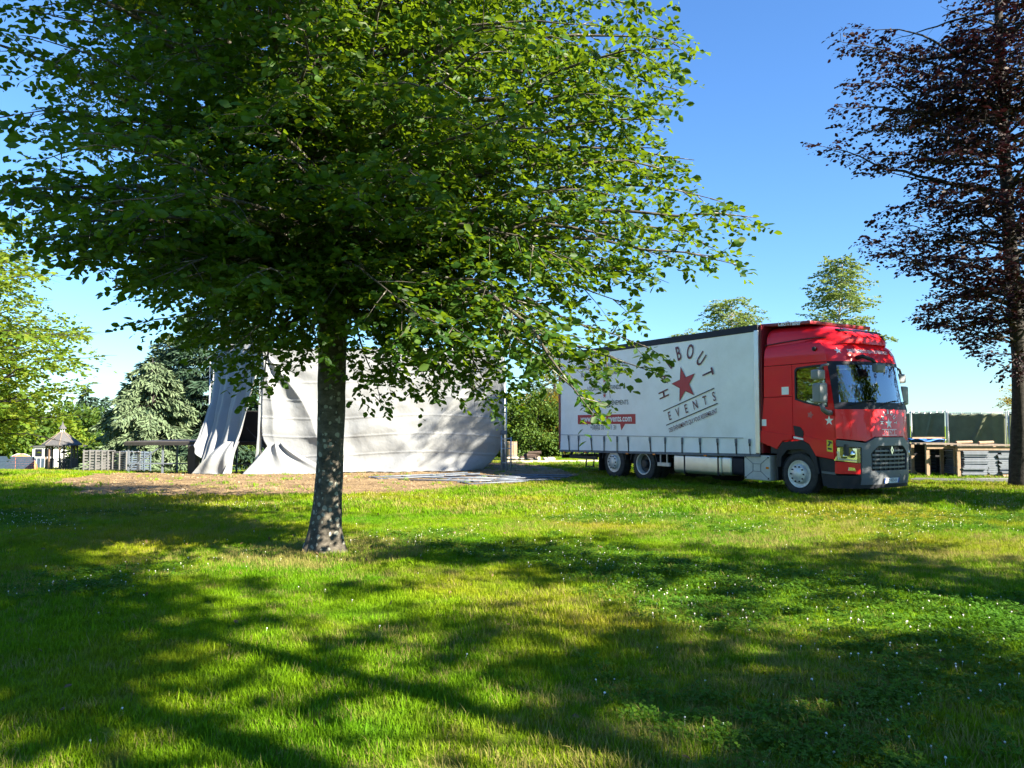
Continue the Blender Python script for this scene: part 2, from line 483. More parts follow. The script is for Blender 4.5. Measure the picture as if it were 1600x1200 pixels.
def mat_blade(name, tint):
    m, N, L, out = new_mat(name)
    c = grass_colour(N, L)
    oi = N.new('ShaderNodeNewGeometry')
    mr = N.new('ShaderNodeMapRange'); mr.inputs[3].default_value = .72; mr.inputs[4].default_value = 1.35
    L.new(oi.outputs['Random Per Island'], mr.inputs[0])
    mu = N.new('ShaderNodeMix'); mu.data_type = 'RGBA'; mu.blend_type = 'MULTIPLY'; mu.inputs[0].default_value = 1
    L.new(c, mu.inputs[6]); L.new(mr.outputs[0], mu.inputs[7])
    m2 = N.new('ShaderNodeMix'); m2.data_type = 'RGBA'; m2.inputs[0].default_value = tint[3]; m2.inputs[7].default_value = tuple(tint[:3]) + (1,)
    L.new(mu.outputs[2], m2.inputs[6])
    b = N.new('ShaderNodeBsdfPrincipled'); b.inputs['Roughness'].default_value = .6; b.inputs['Specular IOR Level'].default_value = .12
    t = N.new('ShaderNodeBsdfTranslucent')
    L.new(m2.outputs[2], b.inputs['Base Color']); L.new(m2.outputs[2], t.inputs[0])
    mx = N.new('ShaderNodeMixShader'); mx.inputs[0].default_value = .35
    L.new(b.outputs[0], mx.inputs[1]); L.new(t.outputs[0], mx.inputs[2]); L.new(mx.outputs[0], out.inputs[0]); return m

def mat_dirt():
    m, N, L, out = new_mat('bare_soil')
    g = N.new('ShaderNodeNewGeometry')
    def noise(s, d=6, r=.65):
        n = N.new('ShaderNodeTexNoise'); n.inputs['Scale'].default_value = s; n.inputs['Detail'].default_value = d; n.inputs['Roughness'].default_value = r
        L.new(g.outputs['Position'], n.inputs['Vector']); return n.outputs['Fac']
    rp = N.new('ShaderNodeValToRGB'); e = rp.color_ramp.elements
    e[0].position = .32; e[0].color = (.14, .10, .060, 1); e[1].position = .68; e[1].color = (.30, .222, .128, 1)
    L.new(noise(1.6), rp.inputs[0])
    r2 = N.new('ShaderNodeValToRGB'); e = r2.color_ramp.elements
    e[0].position = .35; e[0].color = (.55, .5, .45, 1); e[1].position = .62; e[1].color = (1.1, 1.1, 1.1, 1)
    nf = noise(14, 8, .75); L.new(nf, r2.inputs[0])
    mu = N.new('ShaderNodeMix'); mu.data_type = 'RGBA'; mu.blend_type = 'MULTIPLY'; mu.inputs[0].default_value = 1
    L.new(rp.outputs[0], mu.inputs[6]); L.new(r2.outputs[0], mu.inputs[7])
    b = N.new('ShaderNodeBsdfPrincipled'); b.inputs['Roughness'].default_value = .95; b.inputs['Specular IOR Level'].default_value = .1
    L.new(mu.outputs[2], b.inputs['Base Color'])
    bp = N.new('ShaderNodeBump'); bp.inputs['Strength'].default_value = .8; bp.inputs['Distance'].default_value = .04
    L.new(nf, bp.inputs['Height']); L.new(bp.outputs[0], b.inputs['Normal'])
    L.new(b.outputs[0], out.inputs[0]); return m

M['ground'] = mat_ground()
M['dirt'] = mat_dirt()
M['blade'] = mat_blade('grass_blade', (.1, .16, .01, 0.0))
M['straw'] = mat_blade('dry_grass_blade', (.30, .24, .09, .75))
M['clover'] = mat_blade('clover_leaf', (.045, .130, .012, .75))

xs = np.unique(np.concatenate([np.linspace(-900, -60, 22), np.arange(-60, -26, 1.5), np.arange(-26, 22, .45), np.arange(22, 60, 2), np.linspace(60, 900, 20)]))
ys = np.unique(np.concatenate([np.linspace(-500, -20, 14), np.arange(-20, 0, 1.), np.arange(0, 34, .45), np.arange(34, 90, 1.5), np.linspace(90, 1800, 30)]))
X, Y = np.meshgrid(xs, ys)
Z = ground_z(X, Y)
nx, ny = len(xs), len(ys)
idx = np.arange(nx * ny).reshape(ny, nx)
fq = np.stack([idx[:-1, :-1], idx[:-1, 1:], idx[1:, 1:], idx[1:, :-1]], -1).reshape(-1, 4)
lawn = link('ground', mesh_np('ground', np.stack([X, Y, Z], -1).reshape(-1, 3), fq, M['ground'], True))
tag(lawn, 'mown green lawn of the park under the trees', 'ground', kind='structure')

DIRT_PX = [(80, 757), (140, 747), (250, 744), (420, 741), (700, 741), (860, 742), (900, 746), (870, 752), (760, 759), (690, 766), (560, 773), (400, 776), (260, 777), (140, 772)]
dfront = [gp(u, v) for u, v in DIRT_PX[7:]]
DIRT = [(1.6, 27.5), (2.2, 24.3)] + [(p.x, p.y) for p in dfront] + [(-12.6, 21.0), (-13.4, 24.5), (-14.0, 29.0), (-13.5, 33.5), (-6, 34.0), (0.5, 32.0)]

def dirt_mask(x, y):
    wob = .30
    return in_poly(x + wob * nz2(x, y, 1.7, 1) + .15 * nz2(x, y, 5.3, 2), y + wob * 1.2 * nz2(x, y, 1.9, 3) + .15 * nz2(x, y, 6.1, 4), DIRT)

gx = np.arange(-15, 3.5, .09); gy = np.arange(15.5, 35, .09)
X, Y = np.meshgrid(gx, gy)
ins = dirt_mask(X.ravel(), Y.ravel()).reshape(X.shape)
Z = ground_z(X, Y) + .012 + .012 * nz2(X, Y, 4, 5) + .014 * np.clip(nz2(X, Y, 13, 6), -.5, 1) + rng.normal(0, .004, X.shape)
Z = np.maximum(Z, ground_z(X, Y) + .005)
idx = np.arange(X.size).reshape(X.shape)
fq = np.stack([idx[:-1, :-1], idx[:-1, 1:], idx[1:, 1:], idx[1:, :-1]], -1)
fq = fq[ins[:-1, :-1] & ins[1:, 1:] & ins[1:, :-1] & ins[:-1, 1:]].reshape(-1, 4)
used, inv = np.unique(fq, return_inverse=True)
vv = np.stack([X, Y, Z], -1).reshape(-1, 3)[used]
dirt = link('dirt_patch', mesh_np('dirt_patch', vv, inv.reshape(-1, 4), M['dirt'], True))
tag(dirt, 'bare brown earth in front of the white tarpaulin', 'soil', kind='structure')

# --- grass tufts (instance sources, not linked to the scene on their own)
def tuft(name, nb, rad, hmin, hmax, wid, lean, mat, seed):
    r = np.random.default_rng(seed); V = []; F = []
    for k in range(nb):
        a = r.uniform(0, 6.283); q = rad * math.sqrt(r.uniform(0, 1)); bx, by = q * math.cos(a), q * math.sin(a)
        h = r.uniform(hmin, hmax); d = r.uniform(0, 6.283); ln = lean * r.uniform(.2, 1) * h
        w = wid * r.uniform(.7, 1.3); sx, sy = -math.sin(d) * w, math.cos(d) * w; ox, oy = math.cos(d) * ln, math.sin(d) * ln
        o = len(V)
        V += [(bx - sx, by - sy, -.005), (bx + sx, by + sy, -.005), (bx + ox * .35 + sx * .8, by + oy * .35 + sy * .8, h * .6), (bx + ox * .35 - sx * .8, by + oy * .35 - sy * .8, h * .6), (bx + ox, by + oy, h)]
        F += [(o, o + 1, o + 2, o + 3), (o + 3, o + 2, o + 4)]
    me = bpy.data.meshes.new(name); me.from_pydata(V, [], F); me.materials.append(mat)
    return bpy.data.objects.new(name, me)

def clover_tuft(name, n, rad, seed):
    r = np.random.default_rng(seed); V = []; F = []
    for k in range(n):
        a = r.uniform(0, 6.283); q = rad * math.sqrt(r.uniform(0, 1)); c = Vector((q * math.cos(a), q * math.sin(a), r.uniform(.025, .055)))
        tilt = Matrix.Rotation(r.uniform(-.6, .6), 3, 'X') @ Matrix.Rotation(r.uniform(-.6, .6), 3, 'Y')
        for j in range(3):
            b = a + j * 2.094 + k; s = r.uniform(.008, .013); o = len(V)
            for (l, w) in ((0, 0), (.6, .55), (1.05, .5), (1.2, 0), (1.05, -.5), (.6, -.55)):
                V.append(tuple(c + tilt @ Vector(((l * math.cos(b) - w * math.sin(b)) * s, (l * math.sin(b) + w * math.cos(b)) * s, .15 * s * abs(w)))))
            F.append(tuple(o + i for i in range(6)))
    me = bpy.data.meshes.new(name); me.from_pydata(V, [], F); me.materials.append(M['clover'])
    return bpy.data.objects.new(name, me)

def scatter(name, pts, rots, scl, which, sources, label, cat):
    me = bpy.data.meshes.new(name)
    me.vertices.add(len(pts)); me.vertices.foreach_set('co', np.asarray(pts, np.float32).ravel())
    a = me.attributes.new('rot', 'FLOAT_VECTOR', 'POINT'); a.data.foreach_set('vector', np.asarray(rots, np.float32).ravel())
    a = me.attributes.new('scl', 'FLOAT', 'POINT'); a.data.foreach_set('value', np.asarray(scl, np.float32))
    a = me.attributes.new('pick', 'INT', 'POINT'); a.data.foreach_set('value', np.asarray(which, np.int32))
    ob = link(name, me)
    ng = bpy.data.node_groups.new(name + '_nodes', 'GeometryNodeTree')
    ng.interface.new_socket('Geometry', in_out='INPUT', socket_type='NodeSocketGeometry')
    ng.interface.new_socket('Geometry', in_out='OUTPUT', socket_type='NodeSocketGeometry')
    N, L = ng.nodes, ng.links
    gi = N.new('NodeGroupInput'); go = N.new('NodeGroupOutput')
    iop = N.new('GeometryNodeInstanceOnPoints'); jn = N.new('GeometryNodeJoinGeometry')
    for s in reversed(sources):
        oi = N.new('GeometryNodeObjectInfo'); oi.inputs['Object'].default_value = s; oi.inputs['As Instance'].default_value = True
        L.new(oi.outputs['Geometry'], jn.inputs[0])
    iop.inputs['Pick Instance'].default_value = True
    def attr(n, t):
        x = N.new('GeometryNodeInputNamedAttribute'); x.data_type = t; x.inputs['Name'].default_value = n; return x.outputs['Attribute']
    e2r = N.new('FunctionNodeEulerToRotation')
    L.new(attr('rot', 'FLOAT_VECTOR'), e2r.inputs[0]); L.new(e2r.outputs[0], iop.inputs['Rotation'])
    L.new(attr('scl', 'FLOAT'), iop.inputs['Scale']); L.new(attr('pick', 'INT'), iop.inputs['Instance Index'])
    L.new(gi.outputs[0], iop.inputs['Points']); L.new(jn.outputs[0], iop.inputs['Instance']); L.new(iop.outputs[0], go.inputs[0])
    md = ob.modifiers.new('scatter', 'NODES'); md.node_group = ng
    return tag(ob, label, cat, kind='stuff')

SRC = [tuft('grass_tuft_source', 36, .075, .02, .048, .0021, .9, M['blade'], s) for s in range(4)] \
    + [tuft('grass_tuft_source', 22, .075, .035, .075, .0018, .8, M['blade'], 9)] \
    + [tuft('grass_tuft_source', 24, .08, .028, .065, .0017, 1.0, M['straw'], 10)] \
    + [clover_tuft('clover_tuft_source', 20, .08, s) for s in (20, 21)] \
    + [tuft('grass_tuft_source', 34, .14, .04, .085, .0042, .9, M['blade'], 30), tuft('grass_tuft_source', 26, .14, .04, .09, .004, .9, M['straw'], 31)]

def clover_amt(x, y): return nz2(x, y, .75, 7) + .45 * nz2(x, y, 2.6, 8) + np.where(x > .5, .38, -.05)
def dry_amt(x, y): return nz2(x, y, .6, 11) + .5 * nz2(x, y, 2.1, 12)

P = []; W = []; S = []
TRX, TRY = gp(507, 863).x, gp(507, 863).y
def band(y0, y1, dens, far, slack=2.0):
    ymid = y1
    w0 = .70 * y1 + slack
    n = int(dens * (y1 - y0) * 2 * w0)
    x = rng.uniform(-w0, w0, n); y = rng.uniform(y0, y1, n)
    k = (np.abs(x) < .70 * y + slack); x, y = x[k], y[k]
    k = ~dirt_mask(x, y) | (rng.uniform(0, 1, len(x)) < .03); x, y = x[k], y[k]
    tr = np.hypot(x - TRX, y - TRY); k = (tr > .17); x, y = x[k], y[k]; tr = tr[k]
    n = len(x); r = rng.uniform(0, 1, n)
    if far: w = np.where(r < .80, 8, 9)
    else:
        w = rng.integers(0, 4, n); w = np.where(r < .13, 4, w)
        dry = dry_amt(x, y); w = np.where(rng.uniform(0, 1, n) < np.clip(.15 + .5 * dry, .05, .65), 5, w)
        cl = clover_amt(x, y); w = np.where(rng.uniform(0, 1, n) < np.clip((cl - .25) * 1.2, 0, .5), rng.integers(6, 8, n), w)
    if not far: w = np.where((tr < 1.25) & (rng.uniform(0, 1, n) < .55), 5, w)
    s = rng.uniform(.75, 1.3, n) * (1 + .22 * nz2(x, y, 1.3, 13))
    P.append(np.stack([x, y, ground_z(x, y)], -1)); W.append(w); S.append(s)
band(1.0, 6.0, 330, False); band(6.0, 9.5, 240, False); band(9.5, 14, 150, False); band(14, 20, 60, True); band(20, 30, 34, True); band(30, 62, 9, True, 0)
P = np.concatenate(P); W = np.concatenate(W); S = np.concatenate(S)
R = np.stack([rng.normal(0, .12, len(P)), rng.normal(0, .12, len(P)), rng.uniform(0, 6.283, len(P))], -1)
scatter('lawn_grass', P, R, S, W, SRC, 'short green grass with clover growing on the lawn', 'grass')

# --- white clover flowers
def bloom(name, seed):
    r = np.random.default_rng(seed); m = MB()
    m.tube([(0, 0, 0), (.004, .002, .05), (.006, .0, .078)], .0016, 4)
    c = Vector((.006, 0, .085)); R0 = .0115
    rings = []
    for j in range(5):
        ph = -1.2 + j * .6
        rings.append([c + Vector((math.cos(k * 1.047 + j * .5) * math.cos(ph), math.sin(k * 1.047 + j * .5) * math.cos(ph), math.sin(ph) * .9)) * R0 * r.uniform(.85, 1.2) for k in range(6)])
    m.loft(rings)
    me = m.mesh(name, M['clover_white'], smooth=True)
    return bpy.data.objects.new(name, me)
BL = [bloom('clover_bloom_source', s) for s in (1, 2, 3)]
n = 20000
x = rng.uniform(-14, 16, n); y = rng.uniform(3, 19, n)
k = (np.abs(x) < .72 * y + 1) & (rng.uniform(0, 1, n) < np.clip((clover_amt(x, y) - .1) * .9, .01, .75)) & ~dirt_mask(x, y)
x, y = x[k], y[k]
P = np.stack([x, y, ground_z(x, y)], -1)
scatter('clover_flowers', P, np.stack([rng.normal(0, .2, len(x)), rng.normal(0, .2, len(x)), rng.uniform(0, 6.28, len(x))], -1), rng.uniform(.36, .62, len(x)), rng.integers(0, 3, len(x)), BL, 'small white clover flowers dotted over the lawn', 'flowers')

# --- clods and chips on the bare soil, dead leaves under the beech
def clod(name, seed, mat):
    r = np.random.default_rng(seed); m = MB(); rings = []
    for j in range(4):
        ph = -1.0 + j * .75
        rings.append([(math.cos(k * 1.2566) * math.cos(ph) * r.uniform(.8, 1.25), math.sin(k * 1.2566) * math.cos(ph) * r.uniform(.8, 1.25), math.sin(ph) * .6 * r.uniform(.8, 1.2)) for k in range(5)])
    m.loft(rings); return bpy.data.objects.new(name, m.mesh(name, mat))
M['pale_chip'] = mat_basic('pale_chip', (.28, .22, .16), .9, var=.3, scale=30)
CL = [clod('soil_clod_source', s, M['dirt']) for s in (1, 2, 3)] + [clod('soil_chip_source', 5, M['pale_chip'])]
n = 9000; x = rng.uniform(-14.5, 2.5, n); y = 16.5 + 17 * rng.uniform(0, 1, n) ** 1.6; k = dirt_mask(x, y); x, y = x[k], y[k]; n = len(x)
scatter('soil_clods', np.stack([x, y, ground_z(x, y) + .012], -1), rng.uniform(0, 6.28, (n, 3)) * np.array([.1, .1, 1]), .012 + .04 * rng.uniform(0, 1, n) ** 4, np.where(rng.uniform(0, 1, n) < .05, 3, rng.integers(0, 3, n)), CL, 'brown clods and pale chips strewn over the bare earth', 'soil')
def dead_leaf(name, seed, mat):
    r = np.random.default_rng(seed); c = r.uniform(-.3, .5)
    V = [(0, 0, 0), (.4, .3, .15 + c * .2), (.8, .22, .1 + c * .3), (1.05, 0, .1 * c), (.8, -.22, .1), (.4, -.3, .12)]
    me = bpy.data.meshes.new(name); me.from_pydata(V, [], [(0, 1, 2, 3), (0, 3, 4, 5)]); me.materials.append(mat); return bpy.data.objects.new(name, me)
M['dead_leaf'] = mat_basic('dead_leaf', (.11, .068, .03), .8, var=.4, scale=8)
DL = [dead_leaf('dead_leaf_source', s, M['dead_leaf']) for s in (1, 2, 3)]
n = 320; a = rng.uniform(0, 6.283, n); q = 6.5 * rng.uniform(.02, 1, n) ** .8; x = TRX + q * np.cos(a) + 1; y = TRY + q * np.sin(a); k = (y > 2.5); x, y = x[k], y[k]; n = len(x)
scatter('fallen_leaves', np.stack([x, y, ground_z(x, y) + .028], -1), np.stack([rng.normal(0, .5, n), rng.normal(0, .5, n), rng.uniform(0, 6.28, n)], -1), rng.uniform(.03, .055, n), rng.integers(0, 3, n), DL, 'dry brown leaves fallen on the grass round the beech', 'leaves')

# ------------------------------------------------------------------ trees
def unit(a): return a / (np.linalg.norm(a, axis=-1, keepdims=True) + 1e-9)

LEAF = np.array([(0, 0, 0), (.42, .32, .10), (.80, .50 * .48, .08), (1.06, 0, 0), (.80, -.24, .08), (.42, -.32, .10)])   # along, across, up
STRIP = np.array([(0, 0, 0), (.3, .5, .02), (.75, .35, .0), (1.0, 0, -.05), (.75, -.35, .0), (.3, -.5, .02)])
LF = np.array([(0, 1, 2, 3), (0, 3, 4, 5)])

def leaf_arrays(pos, d, nrm, size, shape=LEAF, width=1.0):
    d = unit(d); s = unit(np.cross(nrm, d)); n = np.cross(d, s)
    T = shape * np.array([1, width, 1])
    V = pos[:, None, :] + size[:, None, None] * (T[None, :, 0:1] * d[:, None, :] + T[None, :, 1:2] * s[:, None, :] + T[None, :, 2:3] * n[:, None, :])
    F = LF[None] + (np.arange(len(pos)) * 6)[:, None, None]
    return V.reshape(-1, 3), F.reshape(-1, 4)

def project(p):
    c = p - np.array([0, 0, EYE])
    f = c[:, 1] * math.cos(PITCH) + c[:, 2] * math.sin(PITCH)
    up = -c[:, 1] * math.sin(PITCH) + c[:, 2] * math.cos(PITCH)
    f = np.where(f < .1, .1, f)
    return 800 + FPX * c[:, 0] / f, 600 - FPX * up / f, f

class Tree:
    def __init__(self, seed): self.w = MB(); self.A = []; self.D = []; self.Ln = []; self.r = random.Random(seed); self.g = np.random.default_rng(seed)
    def limb(self, pts, radii, n=8): self.w.tube(pts, radii, n)
    def bough(self, p0, p1, r0, arch=.5, step=.17, tl=.9, t0=.28, droop=.25, step2=.13, l2=.34, flat=.25, poly=None):
        r = self.r; p0 = Vector(p0); p1 = Vector(p1); Lh = (p1 - p0).length
        c = p0.lerp(p1, .5) + Vector((r.gauss(0, .06) * Lh, r.gauss(0, .06) * Lh, arch * Lh * .35))
        pts = []
        n = 12; j0 = Vector((r.gauss(0, 1), r.gauss(0, 1), r.gauss(0, 1))) * (.028 * Lh); f1, f2 = r.uniform(4, 7), r.uniform(0, 6)
        for i in range(n + 1):
            t = i / n
            p = p0 * (1 - t) ** 2 + c * 2 * t * (1 - t) + p1 * t * t
            p = p + j0 * (math.sin(f1 * t + f2) * math.sin(math.pi * t)) + Vector((r.gauss(0, .005), r.gauss(0, .005), r.gauss(0, .005))) * (Lh if 0 < i < n else 0)
            pts.append(p)
        self.w.tube(pts, [max(.004, r0 * (1 - .93 * i / n)) for i in range(n + 1)], 6, False)
        m = max(3, int(Lh * (1 - t0) / step)); side = r.choice((-1, 1))
        for i in range(m + 1):
            t = t0 + (1 - t0) * (i / m); f = t * n; a = min(n - 1, int(f)); p = pts[a].lerp(pts[a + 1], f - a)
            tg = (pts[a + 1] - pts[a]).normalized(); sd = tg.cross(Vector((0, 0, 1)))
            sd = sd.normalized() if sd.length > .1 else Vector((1, 0, 0))
            side = -side
            k = 1.15 - .8 * t if i < m else .35
            L1 = tl * k * r.uniform(.65, 1.3)
            d = (tg * r.uniform(.5, .9) + sd * side * r.uniform(.5, 1.0) + Vector((0, 0, r.gauss(0.02, flat)))).normalized()
            if i == m: d = tg
            q = [p + d * (L1 * s) + Vector((0, 0, -droop * (L1 * s) ** 2 - .0 * s)) for s in (0, .5, 1)]
            if poly is not None:
                uu, vv_, ff = project(np.array([q[2], q[1]]))
                if not in_poly(uu, vv_, poly).any(): continue
                if not in_poly(uu, vv_, poly)[0]: L1 *= .5; q = [p + d * (L1 * s) + Vector((0, 0, -droop * (L1 * s) ** 2)) for s in (0, .5, 1)]
            self.w.tube(q, [max(.003, r0 * .16), .004, .002], 4, False)
            m2 = max(2, int(L1 / step2)); s2 = r.choice((-1, 1))
            for j in range(m2 + 1):
                u = .12 + .88 * j / m2; s2 = -s2
                b = q[0].lerp(q[1], u * 2) if u < .5 else q[1].lerp(q[2], u * 2 - 1)
                pd = d.cross(Vector((0, 0, 1))); pd = pd.normalized() if pd.length > .1 else Vector((1, 0, 0))
                dd = (d * r.uniform(.4, .9) + pd * s2 * r.uniform(.3, 1.0) + Vector((0, 0, r.gauss(-.22, flat)))).normalized()
                if j == m2: dd = d
                self.A.append(b); self.D.append(dd); self.Ln.append(l2 * r.uniform(.55, 1.25) * (1.1 - .5 * u))
    def leaves(self, K=7, size=.085, poly=None, jn=.85, droop=.7, cull=1.0):
        A = np.array(self.A); D = np.array(self.D); Ln = np.array(self.Ln)
        if poly is not None:
            u, v, f = project(A + D * Ln[:, None] * .35)
            keep = in_poly(u, v, poly) | (self.g.uniform(0, 1, len(u)) > cull)
            A, D, Ln = A[keep], D[keep], Ln[keep]
        n = len(A); g = self.g
        t = (np.arange(K) + .6) / K
        pos = A[:, None, :] + D[:, None, :] * (Ln[:, None] * t[None])[..., None]
        pos[..., 2] -= droop * (Ln[:, None] * t[None]) ** 2
        up = np.array([0, 0, 1.]); pr = unit(np.cross(D, up))
        sg = np.where(np.arange(K) % 2 == 0, 1., -1.)
        d = D[:, None, :] * .55 + pr[:, None, :] * sg[None, :, None] * .8 + g.normal(0, .22, (n, K, 3)); d[..., 2] -= .12
        nr = up + g.normal(0, jn, (n, K, 3))
        pos += g.normal(0, .012, pos.shape)
        sz = size * g.uniform(.45, 1.32, (n, K))
        pos = pos.reshape(-1, 3)
        return pos, d.reshape(-1, 3), nr.reshape(-1, 3), sz.reshape(-1)

def crown_obj(parent, L, mat, shape=LEAF, width=1.0, name='crown'):
    V, F = leaf_arrays(*L, shape=shape, width=width)
    o = link(name, mesh_np(name, V - np.array(parent.location), F, mat), parent)
    o['kind'] = 'stuff'
    return o

def wood_obj(parent, mb, mat, name='trunk'):
    off = Vector(parent.location)
    mb.v = [tuple(Vector(p) - off) for p in mb.v]
    return mb.obj(name, mat, parent, smooth=True, fix=False)

def trunk_rings(path, radii, n=20, flare=0, seed=0, lobes=5):
    """path points with radii, base flared into root lobes"""
    rings = []
    g = random.Random(seed); ph = [g.uniform(0, 6.28) for _ in range(6)]
    z0 = path[0][2]
    for (p, r) in zip(path, radii):
        ring = []
        h = p[2] - z0
        for k in range(n):
            a = 2 * math.pi * k / n
            fl = flare * math.exp(-h / .26) * (.6 + .4 * math.cos(lobes * a + ph[0]))
            q = r * (1 + .06 * math.sin(2 * a + ph[1] + h * 1.3) + .045 * math.sin(5 * a + ph[2] + h * 2.1) + .03 * math.sin(9 * a + h * 7 + ph[3]) + .05 * mnoise.noise(Vector((math.cos(a) * 2.2, math.sin(a) * 2.2, h * 4.5 + seed)))) + fl
            ring.append((p[0] + q * math.cos(a), p[1] + q * math.sin(a), p[2]))
        rings.append(ring)
    return rings

# ---- the big green beech
BX, BY = gp(507, 863).x, gp(507, 863).y
BZ = gz(BX, BY)
beech = empty('beech_tree', (BX, BY, BZ), label='large green beech tree with lichen-spotted trunk standing on the lawn', cat='tree')
T = Tree(5)
tp = [(507, 872), (508, 850), (510, 820), (513, 780), (515, 740), (516, 690), (517, 640), (518, 590), (520, 540), (521, 490), (521, 450), (521, 425)]
path = [at(u, v, BY) for u, v in tp]; path[0].z = BZ - .08
rad = [.215, .20, .185, .175, .170, .168, .166, .164, .163, .168, .185, .18]
dense = []; dr = []
for i in range(len(path) - 1):
    for k in range(4):
        t = k / 4; dense.append(path[i].lerp(path[i + 1], t)); dr.append(rad[i] * (1 - t) + rad[i + 1] * t)
tw = MB(); tw.loft(trunk_rings(dense, dr, 40, .145, 3), True)
top = path[-1]
# main forks
lead = [top, at(510, 370, BY + .05), at(497, 300, BY + .15), at(490, 200, BY + .1), at(500, 80, BY), at(505, -60, BY - .1), at(495, -330, BY), at(500, -620, BY)]
rlimb = [at(528, 440, BY), at(560, 330, BY - .2), at(605, 270, BY - .45), at(650, 190, BY - .6), at(690, 60, BY - .5), at(720, -120, BY - .4)]
r2 = [at(530, 462, BY), at(575, 428, BY + .1), at(620, 400, BY + .3), at(680, 375, BY + .5), at(760, 330, BY + .7)]
T.limb(lead, [.17, .15, .13, .12, .10, .08, .05, .02], 10)
T.limb(rlimb, [.12, .10, .085, .07, .05, .03], 8)
T.limb(r2, [.085, .065, .055, .04, .02], 8)
BPOLY = [(-900, -1500), (-900, 420), (-200, 380), (0, 335), (60, 392), (118, 400), (150, 428), (222, 452), (255, 452), (205, 480), (215, 520), (300, 545), (342, 560), (380, 600), (395, 645), (420, 640), (430, 590), (470, 565), (520, 575), (565, 612), (595, 650), (625, 612), (700, 622), (780, 642), (815, 610), (850, 575), (875, 575), (890, 645), (935, 655), (960, 600), (975, 550), (1015, 590), (1040, 580), (1020, 520), (985, 480), (1000, 440), (1050, 440), (1080, 415), (1150, 425), (1150, 395), (1110, 365), (1195, 355), (1160, 305), (1080, 275), (1000, 215), (1040, 170), (1080, 90), (1060, 20), (960, -20), (1000, -200), (900, -700), (600, -1500)]
BPOLY = [(u + 16 * (u - 520) / math.hypot(u - 520, v - 250), v + 12 * (v - 250) / math.hypot(u - 520, v - 250)) for u, v in BPOLY]
EXP = [(1182, 340, 8.6), (1145, 412, 8.1), (1060, 405, 8.6), (1072, 70, 8.7), (1052, 165, 9.0), (1030, 30, 9.6), (1110, 310, 9.1), (1075, 265, 8.8), (1038, 232, 9.3), (1032, 585, 7.6), (1005, 540, 8.0), (928, 648, 7.0), (905, 615, 7.4), (915, 560, 7.8), (862, 560, 8.4), (815, 600, 8.6), (785, 632, 8.8), (745, 600, 9.4), (702, 612, 9.0), (660, 580, 9.8), (597, 642, 9.0), (560, 600, 9.4), (640, 600, 9.9), (980, 475, 8.7), (1010, 430, 8.5), (1085, 250, 9.4),
       (345, 555, 7.6), (402, 635, 8.2), (380, 590, 8.6), (217, 447, 7.0), (245, 440, 7.2), (120, 397, 6.4), (90, 370, 6.2), (62, 388, 6.7), (0, 290, 6.0), (-80, 300, 6.5), (300, 530, 8.8), (445, 560, 9.6), (240, 500, 8.4), (20, 180, 6.2), (60, 60, 6.6), (150, 330, 6.0), (300, 430, 7.0), (180, 230, 5.6), (330, 330, 5.8), (640, 480, 6.9), (390, 430, 6.6), (720, 520, 7.2), (820, 480, 7.4), (880, 400, 7.6), (930, 300, 7.8), (960, 150, 8.0), (930, 40, 8.4), (840, 200, 7.0), (700, 330, 6.4), (560, 300, 6.0), (400, 180, 5.8), (640, 130, 6.2), (780, 60, 6.6), (480, 40, 5.9), (250, 60, 6.2)]
def stem_at(z):
    P = path + lead[1:]
    for a, b in zip(P, P[1:]):
        if a.z <= z <= b.z: return a.lerp(b, (z - a.z) / max(1e-6, b.z - a.z))
    return P[-1] if z > P[-1].z else path[-1]
gr = random.Random(77)
def beech_bough(tip):
    h = math.hypot(tip.x - BX, tip.y - BY)
    zs = min(max(tip.z - h * gr.uniform(.05, .35) + .3, 3.0 + gr.uniform(0, .6)), 10.5)
    T.bough(stem_at(zs), tip, .016 + .009 * h, arch=gr.uniform(.35, .75), step=.165, tl=.9, t0=.2, droop=gr.uniform(.2, .75), poly=BPOLY, flat=.4)
for u, v, d in EXP: beech_bough(at(u, v, d + (.5 if d < 6.5 else 0)))
cnt = 0
for _ in range(6000):
    if cnt >= 250: break
    a = gr.uniform(0, 6.283); z = gr.uniform(2.9, 12.0)
    Rm = np.interp(z, [2.6, 4, 6, 9, 12], [3.6, 5.0, 5.3, 4.4, 1.6])
    q = Rm * math.sqrt(gr.uniform(.12, 1)); p = Vector((BX - .1 + q * math.cos(a), BY + q * math.sin(a) * .95, z))
    u, v, f = project(np.array([p]))
    if p.y < 5.6 or (p.z < 4.6 and p.y < BY + .3 and abs(p.x / p.y - BX / BY) < .075) or not in_poly(u, v, BPOLY)[0]: continue
    beech_bough(p); cnt += 1
Lv = T.leaves(K=9, size=.086, poly=BPOLY, cull=.96)
# the largest leaves in view become parts of their own, the rest one mass
u, v, f = project(Lv[0])
inview = (u > 5) & (u < 1595) & (v > 5) & (v < 1195)
score = np.where(inview, Lv[3] / f, 0)
big = np.argsort(-score)[:300]
rest = np.ones(len(u), bool); rest[big] = False
crown_obj(beech, tuple(a[rest] for a in Lv), M['leaf_beech'])
leaf_me = mesh_np('leaf', LEAF, LF, M['leaf_beech'])
dd = unit(Lv[1][big]); ss = unit(np.cross(Lv[2][big], dd)); nn = np.cross(dd, ss)
for i, b in enumerate(big):
    o = link('leaf', leaf_me, beech)
    s = float(Lv[3][b])
    mt = Matrix(((dd[i][0] * s, ss[i][0] * s, nn[i][0] * s, Lv[0][b][0] - BX), (dd[i][1] * s, ss[i][1] * s, nn[i][1] * s, Lv[0][b][1] - BY), (dd[i][2] * s, ss[i][2] * s, nn[i][2] * s, Lv[0][b][2] - BZ), (0, 0, 0, 1)))
    o.matrix_local = mt
wood_obj(beech, tw, M['bark_beech'])
